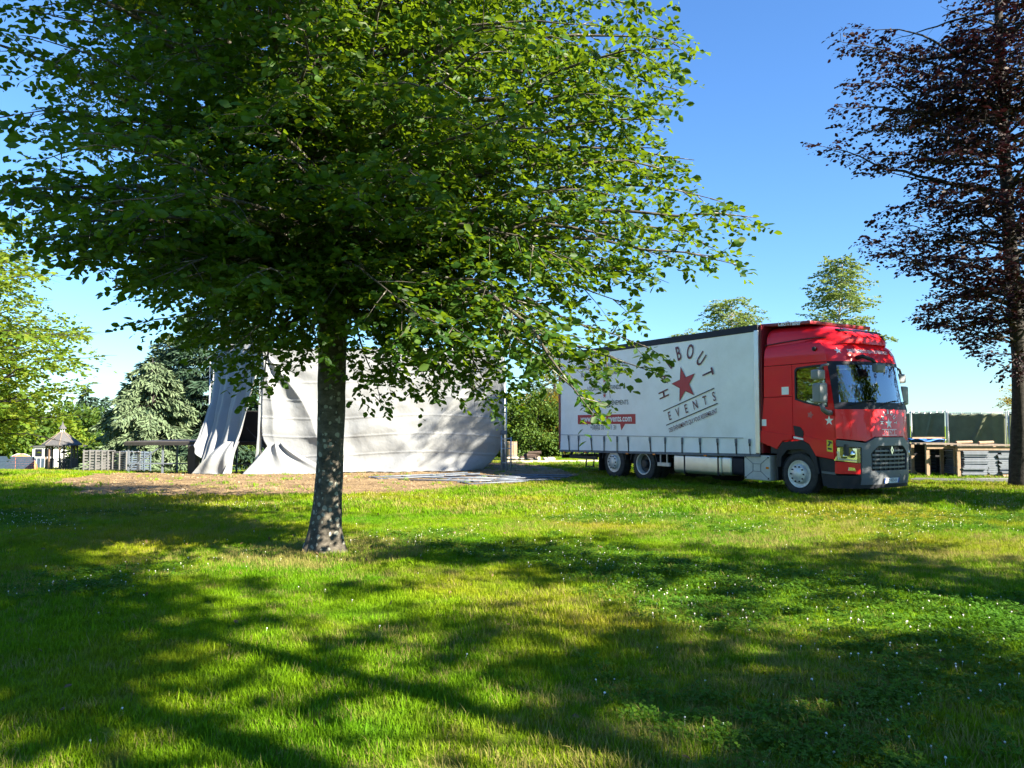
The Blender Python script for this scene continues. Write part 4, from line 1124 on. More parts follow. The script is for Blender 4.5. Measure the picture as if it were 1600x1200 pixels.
# black inside of cab under the shell
m = MB(); m.box((.15, 0, 1.05), (2.05, 2.3, .25)); m.obj('cab_floor', M['interior'], truck)
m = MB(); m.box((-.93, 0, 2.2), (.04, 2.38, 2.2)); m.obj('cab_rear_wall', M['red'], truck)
m = MB(); m.grid(lambda a, b: (front(-1.15 + 2.3 * a, 1.93, 0, -.06 - .42 * b).x, -1.15 + 2.3 * a, 1.90 + .10 * math.sin(b * 2.6) - .12 * b * b), 20, 6); m.obj('dashboard', M['interior'], truck, smooth=True)
m = MB(); m.tube([(.62 + .07 * math.sin(a), .55 + .22 * math.cos(a), 2.02 + .20 * math.sin(a)) for a in [i * math.pi / 10 for i in range(21)]], .016, 6); m.obj('steering_wheel', M['interior'], truck, smooth=True)
for y in (-.55, .55):
    st = MB(); st.box((.1, y, 1.62), (.5, .5, .16)); s_ = st.obj('seat', M['seat'], truck, bevel=.05)
    st = MB(); st.box((-.16, y, 2.02), (.14, .48, .75)); st.obj('seat_back', M['seat'], s_, bevel=.05)
    st = MB(); st.box((-.18, y, 2.5), (.10, .26, .18)); st.obj('headrest', M['seat'], s_, bevel=.04)
# wipers
for y0, y1 in ((-1.0, -.35), (-.2, .45), (.55, 1.05)):
    m = MB(); m.tube([front(y0 + (y1 - y0) * t, 2.02 + .10 * t + .04 * math.sin(t * 3), 0, .03) for t in (0, .25, .5, .75, 1)], .012, 5); m.obj('wiper', M['black'], truck)
# mirrors on both doors
for sg in (-1, 1):
    cx0 = side(1280, 615, -1.47)[0]
    def mbox(name, xx, zz, sx, sy, sz, par, mat):
        m = MB(); m.box((xx, sg * 1.47, zz), (sx, sy, sz)); return m.obj(name, mat, par, bevel=.045)
    zb = side(1280, 615, -1.47)[1]
    xb = .78
    arm = MB(); arm.tube([(.88, sg * 1.24, 1.86), (.88, sg * 1.36, 1.86), (.86, sg * 1.47, 1.92), (.82, sg * 1.48, 2.06)], [.06, .06, .055, .05], 8)
    arm.tube([(.83, sg * 1.24, 2.93), (.80, sg * 1.40, 2.90), (.78, sg * 1.47, 2.80)], .03, 8)
    arm_o = arm.obj('mirror_arm', M['grey_trim'], truck, smooth=True)
    mbox('mirror_housing', xb, 2.29, .22, .26, .44, arm_o, M['grey_mid'])
    mbox('mirror_housing', xb - .04, 2.70, .20, .26, .22, arm_o, M['grey_mid'])
    g_ = MB(); g_.box((xb - .112, sg * 1.47, 2.29), (.006, .2, .36)); g_.obj('mirror_glass', M['chrome'], arm_o)
m = MB(); m.tube([front(-.62, 3.08, 0, .0), front(-.62, 3.10, 0, .16), front(-.52, 3.02, 0, .26), front(-.42, 2.93, 0, .26)], [.05, .045, .04, .035], 8); fa = m.obj('kerb_mirror_arm', M['black'], truck, smooth=True)
m = MB(); c = front(-.36, 2.84, 0, .25); m.box(c, (.12, .34, .20)); m.obj('kerb_mirror', M['grey_trim'], fa, bevel=.04)
for y, x in ((-.62, .80), (.55, .88)):
    m = MB(); m.box((x, y, 3.60), (.16, .05, .10)); m.tube([(x, y, 3.62), (x - .12, y - .02, 3.85)], .006, 5); m.obj('antenna', M['black'], truck)
# roof hatch line
m = MB(); m.box((.72, -.0, 3.735), (.14, 1.5, .03), M=Matrix.Rotation(.5, 3, 'Y')); m.obj('roof_air_inlet', M['black'], truck, bevel=.01)
# lettering on the forehead and front
me = text_mesh('DES ÉVÉNEMENTS QUI VOUS RESSEMBLENT', .105, M['print_white'], .66, offset=.001)
fl = link('lettering', map_mesh(me, lambda a, b: front(a - .12, 3.235 + b, 0, .008)), truck)
for y in (-1.0, .76): patch('roof_star', star_pts(.075, 0, (y, 3.235)), [], fmap(.008), .003, M['print_white'], fl)
lg = patch('front_star', star_pts(.125, 0, (0, 1.63)), [], fmap(.0105), .003, M['print_white'], truck)
for k, ch in enumerate('HALBOUT'):
    a = math.radians(90 - 30 * k); me = text_mesh(ch, .135, M['print_white'], .75, offset=.004)
    link('lettering', map_mesh(me, lambda x, z, a=a: front(-math.sin(a) * .235 + x * math.cos(a) - z * math.sin(a), 1.645 + math.cos(a) * .235 + x * math.sin(a) + z * math.cos(a), 0, .0115)), lg)
for z in (1.365, 1.49): patch('rule', [(-.26, z), (.26, z), (.26, z + .012), (-.26, z + .012)], [], fmap(.0105), .003, M['print_white'], lg)
me = text_mesh('EVENTS', .12, M['print_white'], .7, space=1.45); link('lettering', map_mesh(me, lambda a, b: front(a, 1.435 + b, 0, .0115)), lg)

# --- wheels
def wheel(x, sg, kind):
    c = (x, 0, .48); w = empty('wheel', (x, 0, 0)); w.parent = truck; yo = 1.235
    def lay(prof, mat, name, n=40, y0=yo):
        m = MB(); m.lathe(prof, (0, 0, .48), 'Y', n, caps=(name not in ('tyre', 'rim') or prof[-1][0] < .05)); m.v = [(a, sg * (y0 + b), cc) for a, b, cc in m.v]; return m.obj(name, mat, w, autosmooth=.5)
    W = .31
    lay([(.30, -W), (.40, -W), (.46, -W + .02), (.48, -W + .05), (.48, -.05), (.46, -.018), (.40, .0), (.34, -.005), (.30, -.02), (.30, -W)], M['rubber'], 'tyre')
    if kind == 'drive': lay([(.30, -W), (.40, -W), (.46, -W + .02), (.48, -W + .05), (.48, -.05), (.46, -.018), (.40, .0), (.30, -.01), (.30, -W)], M['rubber'], 'tyre', y0=yo - .345)
    # tread blocks
    tr = MB()
    for k in range(48):
        a = 2 * math.pi * k / 48
        for yy in (-.26, -.155, -.05):
            tr.box((.48 * math.cos(a), sg * (yo + yy), .48 + .48 * math.sin(a)), (.018, .08, .042), M=Matrix.Rotation(-a, 3, 'Y'))
    t_ = tr.obj('tread', M['rubber'], w)
    if kind == 'drive':
        lay([(.30, -.01), (.315, -.005), (.31, .005), (.285, .0), (.27, -.06), (.262, -.13)], M['rim'], 'rim')
        lay([(.268, -.15), (.262, -.13), (.17, -.17), (.165, -.16), (.05, -.16), (.01, -.16)], M['black_steel'], 'wheel_disc')  # black colour stands in for the shade inside the deep dish
        lay([(.13, -.2), (.125, -.05), (.10, -.02), (.02, -.015)], M['black_steel'], 'hub')
        br, bo = .205, -.17
    else:
        lay([(.30, -.01), (.315, -.005), (.31, .005), (.28, .0), (.262, -.05), (.25, -.06), (.225, -.03), (.21, .045), (.19, .06), (.12, .064), (.10, .075), (.01, .078)], M['rim'], 'rim')
        br, bo = .172, .06
    bm_ = MB()
    for k in range(10):
        a = 2 * math.pi * k / 10
        b = MB(); b.lathe([(.018, 0), (.018, .022), (.012, .03), (.001, .031)], (br * math.cos(a), bo, .48 + br * math.sin(a)), 'Y', 8)
        b.v = [(p, sg * (yo + q), r) for p, q, r in b.v]; b.obj('wheel_nut', M['black'], w)
    if kind != 'drive':
        for k in range(5):
            a = 2 * math.pi * k / 5 + .3
            b = MB(); b.box((.252 * math.cos(a), sg * (yo - .045), .48 + .252 * math.sin(a)), (.03, .02, .09), M=Matrix.Rotation(-a, 3, 'Y')); b.obj('rim_slot', M['black_steel'], w)
    return w
for sg in (-1, 1):
    wheel(0, sg, 'front'); wheel(-5.43, sg, 'drive'); wheel(-6.80, sg, 'tag')
    for x in (-5.43, -6.80):
        pts = [(x + .60 * math.cos(a), .48 + .60 * math.sin(a)) for a in [math.radians(8 + i * 164 / 12) for i in range(13)]]
        inn = [(x + .565 * math.cos(a), .48 + .565 * math.sin(a)) for a in [math.radians(8 + i * 164 / 12) for i in range(13)]]
        patch('mudguard', [(a, min(b, .83 if x < -99 else 1.0)) for a, b in pts] + inn[::-1], [], smap(1.24, sg), .40, M['black'], truck, smooth=False)
    m = MB(); m.box((-7.52, sg * 1.05, .50), (.04, .42, .62)); m.obj('mud_flap', M['black'], truck, bevel=.01)
for x in (0, -5.43, -6.80):
    m = MB(); m.tube([(x, -1.0, .48), (x, 1.0, .48)], .07, 10); m.tube([(x, -.22, .47), (x, .22, .47)], .17, 12); m.obj('axle', M['black_steel'], truck)
for y in (-.42, .42):
    m = MB(); m.box((-4.2, y, .80), (10.6, .09, .24)); m.obj('chassis_rail', M['black_steel'], truck, bevel=.01)
for x in (-1.5, -3.0, -4.5, -6.1, -7.6, -9.2):
    m = MB(); m.box((x, 0, .80), (.12, .8, .16)); m.obj('cross_member', M['black_steel'], truck)

# --- load body
XR, XF = -9.70, -1.10
def zbot(x): return .90 + (x - XF) / (XF - XR) * .13
def cur(sg):
    def f(a, b):
        x = XR + .08 + (XF - XR - .20) * a; z0 = zbot(x); z = z0 + (3.86 - z0) * b
        wv = .006 * math.sin(x * 7.3) + .004 * math.sin(x * 17 + 1)
        low = max(0, 1 - (z - z0) / .35); wv2 = low * (.010 * math.sin(x * 11.5 + 2 * math.sin(x)) + .012 * math.sin(x * 5.1))
        mid = .02 * math.sin(b * math.pi) * math.sin(x * .9 + .4)
        return (x, sg * (1.276 + wv * .5 * low + wv2 + mid * .5), z)
    m = MB(); m.grid(f, 190, 34)
    return m.obj('curtain', M['curtain'], truck, smooth=True, fix=False)
CU = cur(-1); cur(1)
m = MB(); m.box(((XR + XF) / 2, 0, 1.0), (XF - XR, 2.46, .14)); m.obj('load_floor', M['black_steel'], truck)
for sg in (-1, 1):
    m = MB(); m.bar((XR, sg * 1.262, 3.93), (XF, sg * 1.262, 3.945), .06, .17); m.obj('roof_rail', M['dark_rail'], truck, bevel=.012)
    m = MB(); m.bar((XR + .02, sg * 1.262, zbot(XR) - .03), (XF, sg * 1.262, zbot(XF) - .035), .045, .07); m.obj('side_rail', M['steel_dull'], truck)
    m = MB(); m.box((XF - .045, sg * 1.268, 2.40), (.13, .06, 2.98)); m.obj('front_post', M['alu'], truck, bevel=.012)
    m = MB(); m.box((XR + .03, sg * 1.262, 2.36), (.09, .06, 3.15)); m.obj('rear_post', M['red_dark'], truck, bevel=.012)
    m = MB(); m.bar((XR + .1, sg * 1.291, 1.275), (XF - .5, sg * 1.291, 1.275), .012, .012); m.obj('curtain_welt', M['steel_dull'], truck)
m = MB(); m.grid(lambda a, b: (XR + (XF - XR) * a, -1.25 + 2.5 * b, 4.02 + .03 * math.sin(b * math.pi)), 8, 8); m.obj('load_roof', M['white_wall'], truck, smooth=True)
m = MB(); m.box((XF + .035, 0, 2.46), (.06, 2.46, 3.08)); m.obj('front_bulkhead', M['red_dark'], truck)
for y in (-.62, .62):
    m = MB(); m.box((XR - .03, y, 2.35), (.05, 1.20, 2.95)); dr_ = m.obj('rear_door', M['white_wall'], truck, bevel=.01)
    m = MB(); m.tube([(XR - .08, y * .55, .95), (XR - .08, y * .55, 3.8)], .02, 6); m.obj('lock_bar', M['steel'], dr_)
# straps and buckles
for k, u in enumerate([889, 904.7, 924, 944.6, 965, 982, 1016, 1040, 1066.6, 1094.4, 1121.7, 1150.7, 1172]):
    x = side(u, 690)[0]; z0 = zbot(x) - .02; last = k == 12
    def fsurf(dx, z): return (x + dx, -1.297 - .004, z)
    m = MB(); g_ = random.Random(k); sw = g_.uniform(-.03, .05)
    m.bar((x, -1.300, 1.24), (x + sw * .4, -1.302, 1.08), .05, .01, (0, 1, 0)); m.bar((x + sw * .4, -1.302, 1.08), (x + sw, -1.296, z0), .035 if not last else .02, .008, (0, 1, 0))
    st_ = m.obj('strap', M['black'], truck)
    m = MB(); m.box((x, -1.306, 1.20), (.06, .02, .11)); m.obj('buckle', M['steel_dull'], st_, bevel=.006)
# red url banner and lettering on the curtain
def cmap(off): return lambda a, b, dep: Vector((a, -(1.289 + off - dep), b))
def ctext(s, size, mat, c, xs=.75, rot=0, offset=0, space=1.0, par=None, align='CENTER', off=.004):
    me = text_mesh(s, size, mat, xs, align, offset, space); cs, sn = math.cos(rot), math.sin(rot)
    return link('lettering', map_mesh(me, lambda a, b: Vector((c[0] + a * cs - b * sn, -(1.289 + off), c[1] + a * sn + b * cs))), par or CU)
bn = patch('url_banner', [(-8.60, 1.63), (-6.42, 1.63), (-6.36, 1.44), (-6.18, 1.63), (-5.70, 1.63), (-5.70, 1.92), (-8.60, 1.92)], [], cmap(0), .003, M['print_red'], CU, smooth=False)
ctext('www.halbout-events.com', .275, M['print_white'], (-7.15, 1.79), .905, offset=.006, off=.003)
ctext('+33(0)2 33 14 11 31', .20, M['print_black'], (-7.25, 1.52), .80)
ctext('LOCATION DE PLANCHERS ET', .20, M['print_black'], (-7.25, 3.42), .80)
ctext('ÉLÉMENTS POUR ÉVÉNEMENTS', .20, M['print_black'], (-7.20, 3.20), .88)
ctext('LOCATION DE STANDS', .20, M['print_black'], (-7.22, 2.74), .80)
ctext('ORGANISATION D’ÉVÉNEMENTS', .20, M['print_black'], (-7.22, 2.27), .82)
for z in (2.98, 2.51): patch('print_star', star_pts(.085, 0, (-7.18, z)), [], cmap(0), .003, M['print_red'], CU, smooth=False)
TL = math.radians(16); SCN = (-3.66, 2.70)
big_star = patch('print_star', star_pts(.47, -TL * .9, SCN), [], cmap(0), .003, M['print_red'], CU, smooth=False)
so = star_pts(.495, -TL * .9, SCN); si = star_pts(.468, -TL * .9, SCN)
patch('star_outline', so, [si], cmap(.0035), .003, M['print_dark'], CU, smooth=False)
for k, ch in enumerate('HALBOUT'):
    a = math.radians(90 - 30 * k) + TL
    ctext(ch, .56, M['print_dark'], (SCN[0] + .04 - math.sin(a) * .86, SCN[1] + math.cos(a) * .86), .58, a, offset=.007)
ctext('EVENTS', .34, M['print_dark'], (-3.40, 2.075), .70, TL, offset=.002, space=2.75)
ctext('DES ÉVÉNEMENTS QUI VOUS RESSEMBLENT', .17, M['print_dark'], (-3.36, 1.70), .57, TL, offset=.001)
for p, q in (((-4.50, 1.98), (-2.56, 2.54)), ((-4.38, 1.59), (-2.44, 2.15))):
    dx, dz = q[0] - p[0], q[1] - p[1]; l = math.hypot(dx, dz); nx_, nz_ = -dz / l * .013, dx / l * .013
    patch('print_rule', [(p[0] - nx_, p[1] - nz_), (q[0] - nx_, q[1] - nz_), (q[0] + nx_, q[1] + nz_), (p[0] + nx_, p[1] + nz_)], [], cmap(0), .003, M['print_black'], CU, smooth=False)

# --- tanks, boxes, lamps under the body
def rr_tank(x0, x1, y0, y1, z0, z1, mat, name, par=truck, r=.10):
    m = MB(); rings = []
    for x, s in ((x0, .93), (x0 + .03, 1), (x1 - .03, 1), (x1, .93)):
        ring = []
        cy, cz = (y0 + y1) / 2, (z0 + z1) / 2; hy, hz = (y1 - y0) / 2 * s, (z1 - z0) / 2 * s
        for qx, qz, a0 in ((1, 1, 0), (-1, 1, 90), (-1, -1, 180), (1, -1, 270)):
            for i in range(5):
                a = math.radians(a0 + i * 22.5); ring.append((x, cy + qx * (hy - r) + r * math.cos(a), cz + qz * (hz - r) + r * math.sin(a)))
        rings.append(ring)
    m.loft(rings); return m.obj(name, mat, par, autosmooth=.6)
for sg in (-1, 1):
    y0, y1 = (-1.22, -.55) if sg < 0 else (.55, 1.22)
    tk = rr_tank(-4.18, -2.42, y0, y1, .30, .83, M['alu'], 'fuel_tank')
    for x in (-3.75, -2.52):
        m = MB(); m.box((x, sg * .885, .565), (.05, .69, .55)); m.obj('tank_strap', M['black'], tk, bevel=.01)
    rr_tank(-2.40, -2.08, y0, y1, .32, .83, M['alu'], 'fuel_tank')
    rr_tank(-2.06, -1.66, y0, y1, .34, .82, M['dark_rail'], 'additive_tank')
    m = MB(); m.box((-1.22, sg * 1.00, .57), (.80, .50, .60)); bb = m.obj('battery_box', M['silver'], truck, bevel=.03)
    m = MB()
    for (a, b) in (((-1.55, .80), (-1.34, .66)), ((-.90, .80), (-1.10, .66)), ((-1.55, .34), (-1.34, .48)), ((-.90, .34), (-1.10, .48))):
        m.bar((a[0], sg * 1.252, a[1]), (b[0], sg * 1.252, b[1]), .012, .012)
    for a, b in (((-1.34, .66), (-1.10, .66)), ((-1.34, .48), (-1.10, .48)), ((-1.34, .48), (-1.34, .66)), ((-1.10, .48), (-1.10, .66))):
        m.bar((a[0], sg * 1.252, a[1]), (b[0], sg * 1.252, b[1]), .012, .012)
    m.obj('box_ribs', M['grey_mid'], bb)
    for a, b in ((-1.57, .82), (-.87, .82), (-1.57, .32), (-.87, .32)):
        m = MB(); m.box((a, sg * 1.256, b), (.035, .012, .035)); m.obj('box_catch', M['black'], bb)
    m = MB(); m.box((-.90, sg * 1.256, .575), (.08, .012, .05)); m.obj('side_reflector', M['amber'], bb)
    for x in (-2.9, -4.9, -6.1, -8.2, -9.4):
        m = MB(); m.box((x, sg * 1.285, zbot(x) - .07), (.10, .03, .04)); m.obj('marker_lamp', M['amber'], truck)
    # ladder bracket and rear step
    m = MB()
    for x in (-4.45, -4.72): m.bar((x, sg * 1.2, .86), (x, sg * 1.2, .48), .04, .03)
    m.box((-4.58, sg * 1.2, .50), (.50, .06, .10)); m.obj('access_step', M['steel'], truck)
    m = MB(); m.box((-8.5, sg * 1.15, .56), (1.5, .05, .10)); 
    for x in (-7.9, -8.3): m.bar((x, sg * 1.13, .84), (x - .08, sg * 1.13, .26), .03, .03)
    m.bar((-7.98, sg * 1.13, .27), (-8.38, sg * 1.13, .27), .03, .03); m.obj('underrun_guard', M['black_steel'], truck)
m = MB(); m.tube([(-3.9, .1, .30), (-3.0, .1, .30)], .22, 14); m.obj('spare_reservoir', M['black_steel'], truck, smooth=True)
m = MB(); m.box((XR - .02, 0, .55), (.08, 2.3, .12)); m.obj('rear_underrun_bar', M['black_steel'], truck, bevel=.01)
for y in (-.8, .8): 
    m = MB(); m.bar((XR, y, .6), (XR + .25, y, .95), .06); m.obj('underrun_bracket', M['black_steel'], truck)
# cab to body gap: air intake, hoses
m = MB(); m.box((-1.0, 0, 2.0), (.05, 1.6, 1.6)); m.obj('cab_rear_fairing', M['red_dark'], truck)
m = MB(); m.tube([(-1.0, -.5, 1.3), (-1.02, -.55, 1.0), (-1.05, -.5, .9)], .03, 6); m.obj('air_hose', M['black'], truck)
m = MB(); m.box((.5, 0, .62), (1.1, 1.3, .5)); m.obj('engine_block', M['black_steel'], truck, bevel=.03)

# ------------------------------------------------------------------ stage with tarpaulins
TY = 26.0
def wx(u, depth): return at(u, 665, depth).x
def wz(v, depth): return at(800, v, depth).z
g0 = gz(-5, TY)
stage = empty('stage', (wx(600, 29), 29, gz(wx(600, 29), 29)), label='dark stage platform on legs under the white tarpaulin', cat='stage')
SX, SYY, SZ0 = stage.location
ZT = wz(545, TY)          # height of the top beam
XL, XRR = wx(408, TY + .12), wx(786, TY + .12)
DZ = 1.02                 # deck height above the eye's ground
def sp(name, mb, mat, **k):
    off = Vector(stage.location); mb.v = [tuple(Vector(p) - off) for p in mb.v]; return mb.obj(name, mat, stage, **k)
# deck: main block behind the sheet and a wing to the cedar side
for k in range(5):
    x0 = XL - 5.3 + k * 2.60
    m = MB(); m.box((x0 + 1.28, 29.6, DZ - .06), (2.56, 4.2, .12)); sp('deck_panel', m, M['deck'], bevel=.01)
for x in np.arange(XL - 5.2, XRR + .3, 1.22):
    for y in (27.6, 31.6):
        m = MB(); m.bar((x, y, gz(x, y) - .02), (x, y, DZ - .1), .06); sp('leg', m, M['steel_dull'])
for i, x in enumerate(np.arange(XL - 5.2, XRR - 1, 2.44)):
    m = MB(); m.bar((x, 27.55, gz(x, 27.55) + .1), (x + 1.22, 27.55, DZ - .15), .04); sp('brace', m, M['steel_dull'])
    m = MB(); m.bar((x, 27.5, .35 + gz(x, 27.5)), (x + 2.44, 27.5, .35 + gz(x, 27.5)), .04); sp('brace', m, M['steel_dull'])
m = MB(); m.bar((XL - 5.3, 27.46, DZ - .09), (XRR, 27.46, DZ - .06), .08, .11); sp('deck_edge', m, M['black_steel'])
# roof frame: four posts, beams
for x in (XL, XRR):
    for y in (TY + .14, 31.7):
        m = MB(); m.tube([(x, y, gz(x, y) - .02), (x, y, ZT + .02)], .035, 8); sp('post', m, M['steel'], smooth=True)
for y in (TY + .14, 31.7):
    m = MB(); m.tube([(XL - .15, y, ZT), (XRR + .15, y, ZT)], .035, 8); sp('roof_beam', m, M['steel'], smooth=True)
for x in (XL, (XL + XRR) / 2, XRR):
    m = MB(); m.tube([(x, TY + .1, ZT - .07), (x, 31.8, ZT - .07)], .035, 8); sp('roof_beam', m, M['steel'], smooth=True)
# two pale tent legs standing at the opening
for (u0, v0, u1, v1) in ((402, 741, 407, 596), (398, 740, 408, 640)):
    a = at(u0, v0, TY - .25 if u0 > 400 else TY + .1); a.z = gz(a.x, a.y) - .02; b = at(u1, v1, TY + .05)
    m = MB(); m.bar(a, b, .055); sp('prop', m, M['steel'])
# dark flight cases and braces under the cover
for (x0, y0, sx, sy, sz) in ((XL - .9, 28.3, 1.0, .8, 1.1), (XL + .9, 29, 1.2, .9, 1.0), (XL + .2, 30.4, .8, .8, .9)):
    m = MB(); zc = gz(x0, y0); m.box((x0, y0, DZ + sz / 2), (sx, sy, sz)); c = m.obj('flight_case', M['black_steel'], bevel=.02)
    for dx in (-sx / 2, sx / 2):
        m2 = MB(); m2.box((x0 + dx, y0 - sy / 2 - .004, DZ + sz / 2), (.04, .02, sz)); m2.obj('case_edge', M['steel_dull'], c)
    tag(c, 'black flight case on the stage deck behind the tarpaulin', 'case', 'flight cases on the stage')
m = MB(); m.bar((XL - .35, 27.0, gz(XL, 27)), (XL + .55, 27.0, 1.35), .05); sp('brace', m, M['black_steel'])
m = MB(); m.bar((XL - .9, 27.2, 1.5), (XL + .4, 27.1, .2), .05); sp('brace', m, M['black_steel'])
m = MB(); m.box((wx(300, 27), 27.2, .35), (.28, .4, 1.1)); sp('dark_block', m, M['black_steel'], bevel=.03)  # plain dark block left of the side sheet

# truss tower by the opening
tx, ty = wx(336, 29.6), 29.6
tower = empty('truss_tower', (tx, ty, gz(tx, ty)), label='grey lattice truss tower beside the hanging tarpaulin', cat='truss')
h = wz(560, ty) - gz(tx, ty); q = .17
for a in (-1, 1):
    for b in (-1, 1):
        m = MB(); m.tube([(a * q, b * q, -.02), (a * q, b * q, h)], .025, 6); m.obj('chord', M['steel'], tower, smooth=True)
nlev = int(h / .36)
for k in range(nlev):
    z0, z1 = k * h / nlev, (k + 1) * h / nlev; s = 1 if k % 2 else -1
    for b in (-1, 1):
        m = MB(); m.tube([(-q * s, b * q, z0), (q * s, b * q, z1)], .012, 5); m.obj('lacing', M['steel'], tower)
        m = MB(); m.tube([(b * q, -q * s, z0), (b * q, q * s, z1)], .012, 5); m.obj('lacing', M['steel'], tower)
m = MB(); m.box((0, 0, h + .03), (.45, .45, .05)); m.obj('head_plate', M['steel_dull'], tower)

def cloth(name, fn, nu, nv, label, mat=M['tarp'], thick=.006):
    m = MB(); m.grid(fn, nu, nv)
    o = m.obj(name, mat, smooth=True, fix=False)
    md = o.modifiers.new('thickness', 'SOLIDIFY'); md.thickness = thick; md.offset = 0
    return tag(o, label, 'tarpaulin')

# front sheet
xl0, xr0 = wx(409, TY), wx(787, TY)
def fold(a, b):
    """depth offset of the front sheet; a across, b up"""
    W = xr0 - xl0; H = ZT
    dx, dz = a * W, (1 - b) * H
    th = math.atan2(dz, dx + .02); r = math.hypot(dx, dz)
    f = .11 * (1 - 1.6 * abs(math.sin(6.5 * th + .5 * math.sin(r))))  * math.exp(-((th - 1.05) / .42) ** 2) * min(1, r / .8)
    dx2 = (1 - a) * W; th2 = math.atan2(dz * .8, dx2 + .02); r2 = math.hypot(dx2, dz)
    f += .085 * (1 - 1.6 * abs(math.sin(8.5 * th2 + .6 * math.sin(r2 * .9)))) * math.exp(-((th2 - .72) / .45) ** 2) * min(1, r2 / .8)
    f += .02 * math.sin(a * 41 + 3 * math.sin(b * 5)) * (1 - b) + .012 * math.sin(b * 38 + 2 * math.sin(a * 6))
    f += .03 * math.sin(math.pi * a) * math.sin(math.pi * b) 
    f += .02 * math.exp(-(((z_ := b * ZT / .62) - round(z_) + .12 * math.sin(a * 7)) / .035) ** 2)
    f += .055 * (1 - abs(math.sin(a * 9 + 1.5 * math.sin(b * 3)))) * (1 - b) ** 1.2 + .04 * mnoise.noise(Vector((a * 4 + b * 2, b * 3, 7.7)))
    f += .022 * mnoise.noise(Vector((a * 9, b * 6, 1.3))) + .012 * mnoise.noise(Vector((a * 26, b * 17, 4.1)))
    return f
def frontsheet(a, b):
    z = .02 + (ZT - .02) * b
    # right hem sweeps in towards the ground, left hem gathers
    xr = xr0 - .85 * max(0, 1 - z / 1.5) ** 2.6
    xl = xl0 + .25 * math.exp(-((z - .75) / .32) ** 2) * 1.0
    x = xl + (xr - xl) * a
    low = max(0, 1 - z / .7)
    y = TY - .02 - fold(a, b) - .25 * low ** 2 * (1 + .4 * math.sin(a * 23)) + .5 * max(0, 1 - z / 2.3) ** 2 * a ** 6
    zz = z - .10 * math.exp(-((a - .10) / .07) ** 2) * math.exp(-((z - .6) / .4) ** 2)
    return (x, y, max(zz, gz(x, y) + .018) + (0 if z > .05 else .02 * abs(math.sin(a * 60))))
cloth('tarpaulin', frontsheet, 260, 150, 'wide pale grey tarpaulin hung across the front of the stage')
# gathered tail at the lower left of the front sheet
def tail(a, b):
    p0 = Vector((xl0 + .55, TY - .30, 1.0)); z = 1.0 * b
    x = xl0 + .62 - (.95 - .75 * b) * (1 - a) + (1.9 * (1 - b) ** 1.3) * a + .25 * a
    y = TY - .34 - .55 * (1 - b) ** 1.5 * (1 - .5 * a) - .10 * math.sin(a * 15 + 1.5 * b) * (.35 + .65 * b)
    return (x, y, max(z, gz(x, y) + .02))
cloth('tarpaulin', tail, 60, 30, 'gathered tail of pale tarpaulin spilling on the earth beside the tent legs')
# side sheet pulled back and dragged to the ground
A0 = at(409, 538, TY + .1); B0 = at(340, 538, 30.3)
def sidesheet(a, b):
    """a: 0 at the opening edge .. 1 at the far edge; b: 0 ground .. 1 top"""
    t = 1 - b
    top = A0.lerp(B0, a)
    r_mid = at(398, 650, TY - .2); r_bot = at(352, 741, 25.0); r_bot.z = gz(r_bot.x, r_bot.y) + .03
    l_mid = at(334, 640, 28.4); l_bot = at(306, 696, 26.6)
    if True:
        R = top.lerp(r_mid, t * 2) if False else (A0 * (1 - t) ** 2 + r_mid * 2 * t * (1 - t) + r_bot * t * t)
        Lq = (B0 * (1 - t) ** 2 + l_mid * 2 * t * (1 - t) + l_bot * t * t)
    p = R.lerp(Lq, a)
    f = .13 * math.sin(a * 19 + 2.2 * t) * (.35 + .65 * t) + .06 * math.sin(a * 41 + 3 * t) + .05 * mnoise.noise(Vector((a * 5, b * 7, 8)))
    sag = math.sin(a * math.pi) * t ** 3
    p = p + Vector((-.75, -.66, 0)) * f * .8 + Vector((0, -.3, -.55)) * sag
    return (p.x, p.y, max(p.z, gz(p.x, p.y) + .03))
cloth('tarpaulin', sidesheet, 90, 110, 'grey tarpaulin pulled aside in a twisted drape over the stage edge')
# lit tongue of the side sheet on the ground
def tongue(a, b):
    p = at(308 + 46 * a, 742, 25.2); top = at(352 + 22 * a, 690, 25.5)
    q = p.lerp(top, b ** .8); q.y += -.25 * math.sin(b * math.pi) + .06 * math.sin(a * 13 + 3 * b); q.x += .35 * (1 - b) * (a - .6)
    return (q.x, q.y, max(q.z, gz(q.x, q.y) + .025))
cloth('tarpaulin', tongue, 40, 40, 'sunlit tongue of tarpaulin lying at the foot of the side drape')

# scaffold frame at the end of the stage
ex, ey = wx(788, 25.7), 25.9
sc = empty('scaffold_frame', (ex, ey, gz(ex, ey)), label='narrow steel scaffold frame standing at the end of the tarpaulin', cat='scaffold')
for dx, hh in ((-.10, 1.25), (.06, 2.65), (.22, 1.15)):
    m = MB(); m.tube([(dx, 0, -.02), (dx, 0, hh)], .026, 7); m.obj('upright', M['steel'], sc, smooth=True)
for z in (.28, .75, 1.08):
    m = MB(); m.tube([(-.1, 0, z), (.22, 0, z + .02)], .02, 6); m.obj('rung', M['steel'], sc, smooth=True)
m = MB(); m.box((-.02, .02, 1.30), (.22, .12, .14)); m.obj('clamp', M['steel_dull'], sc, bevel=.01)

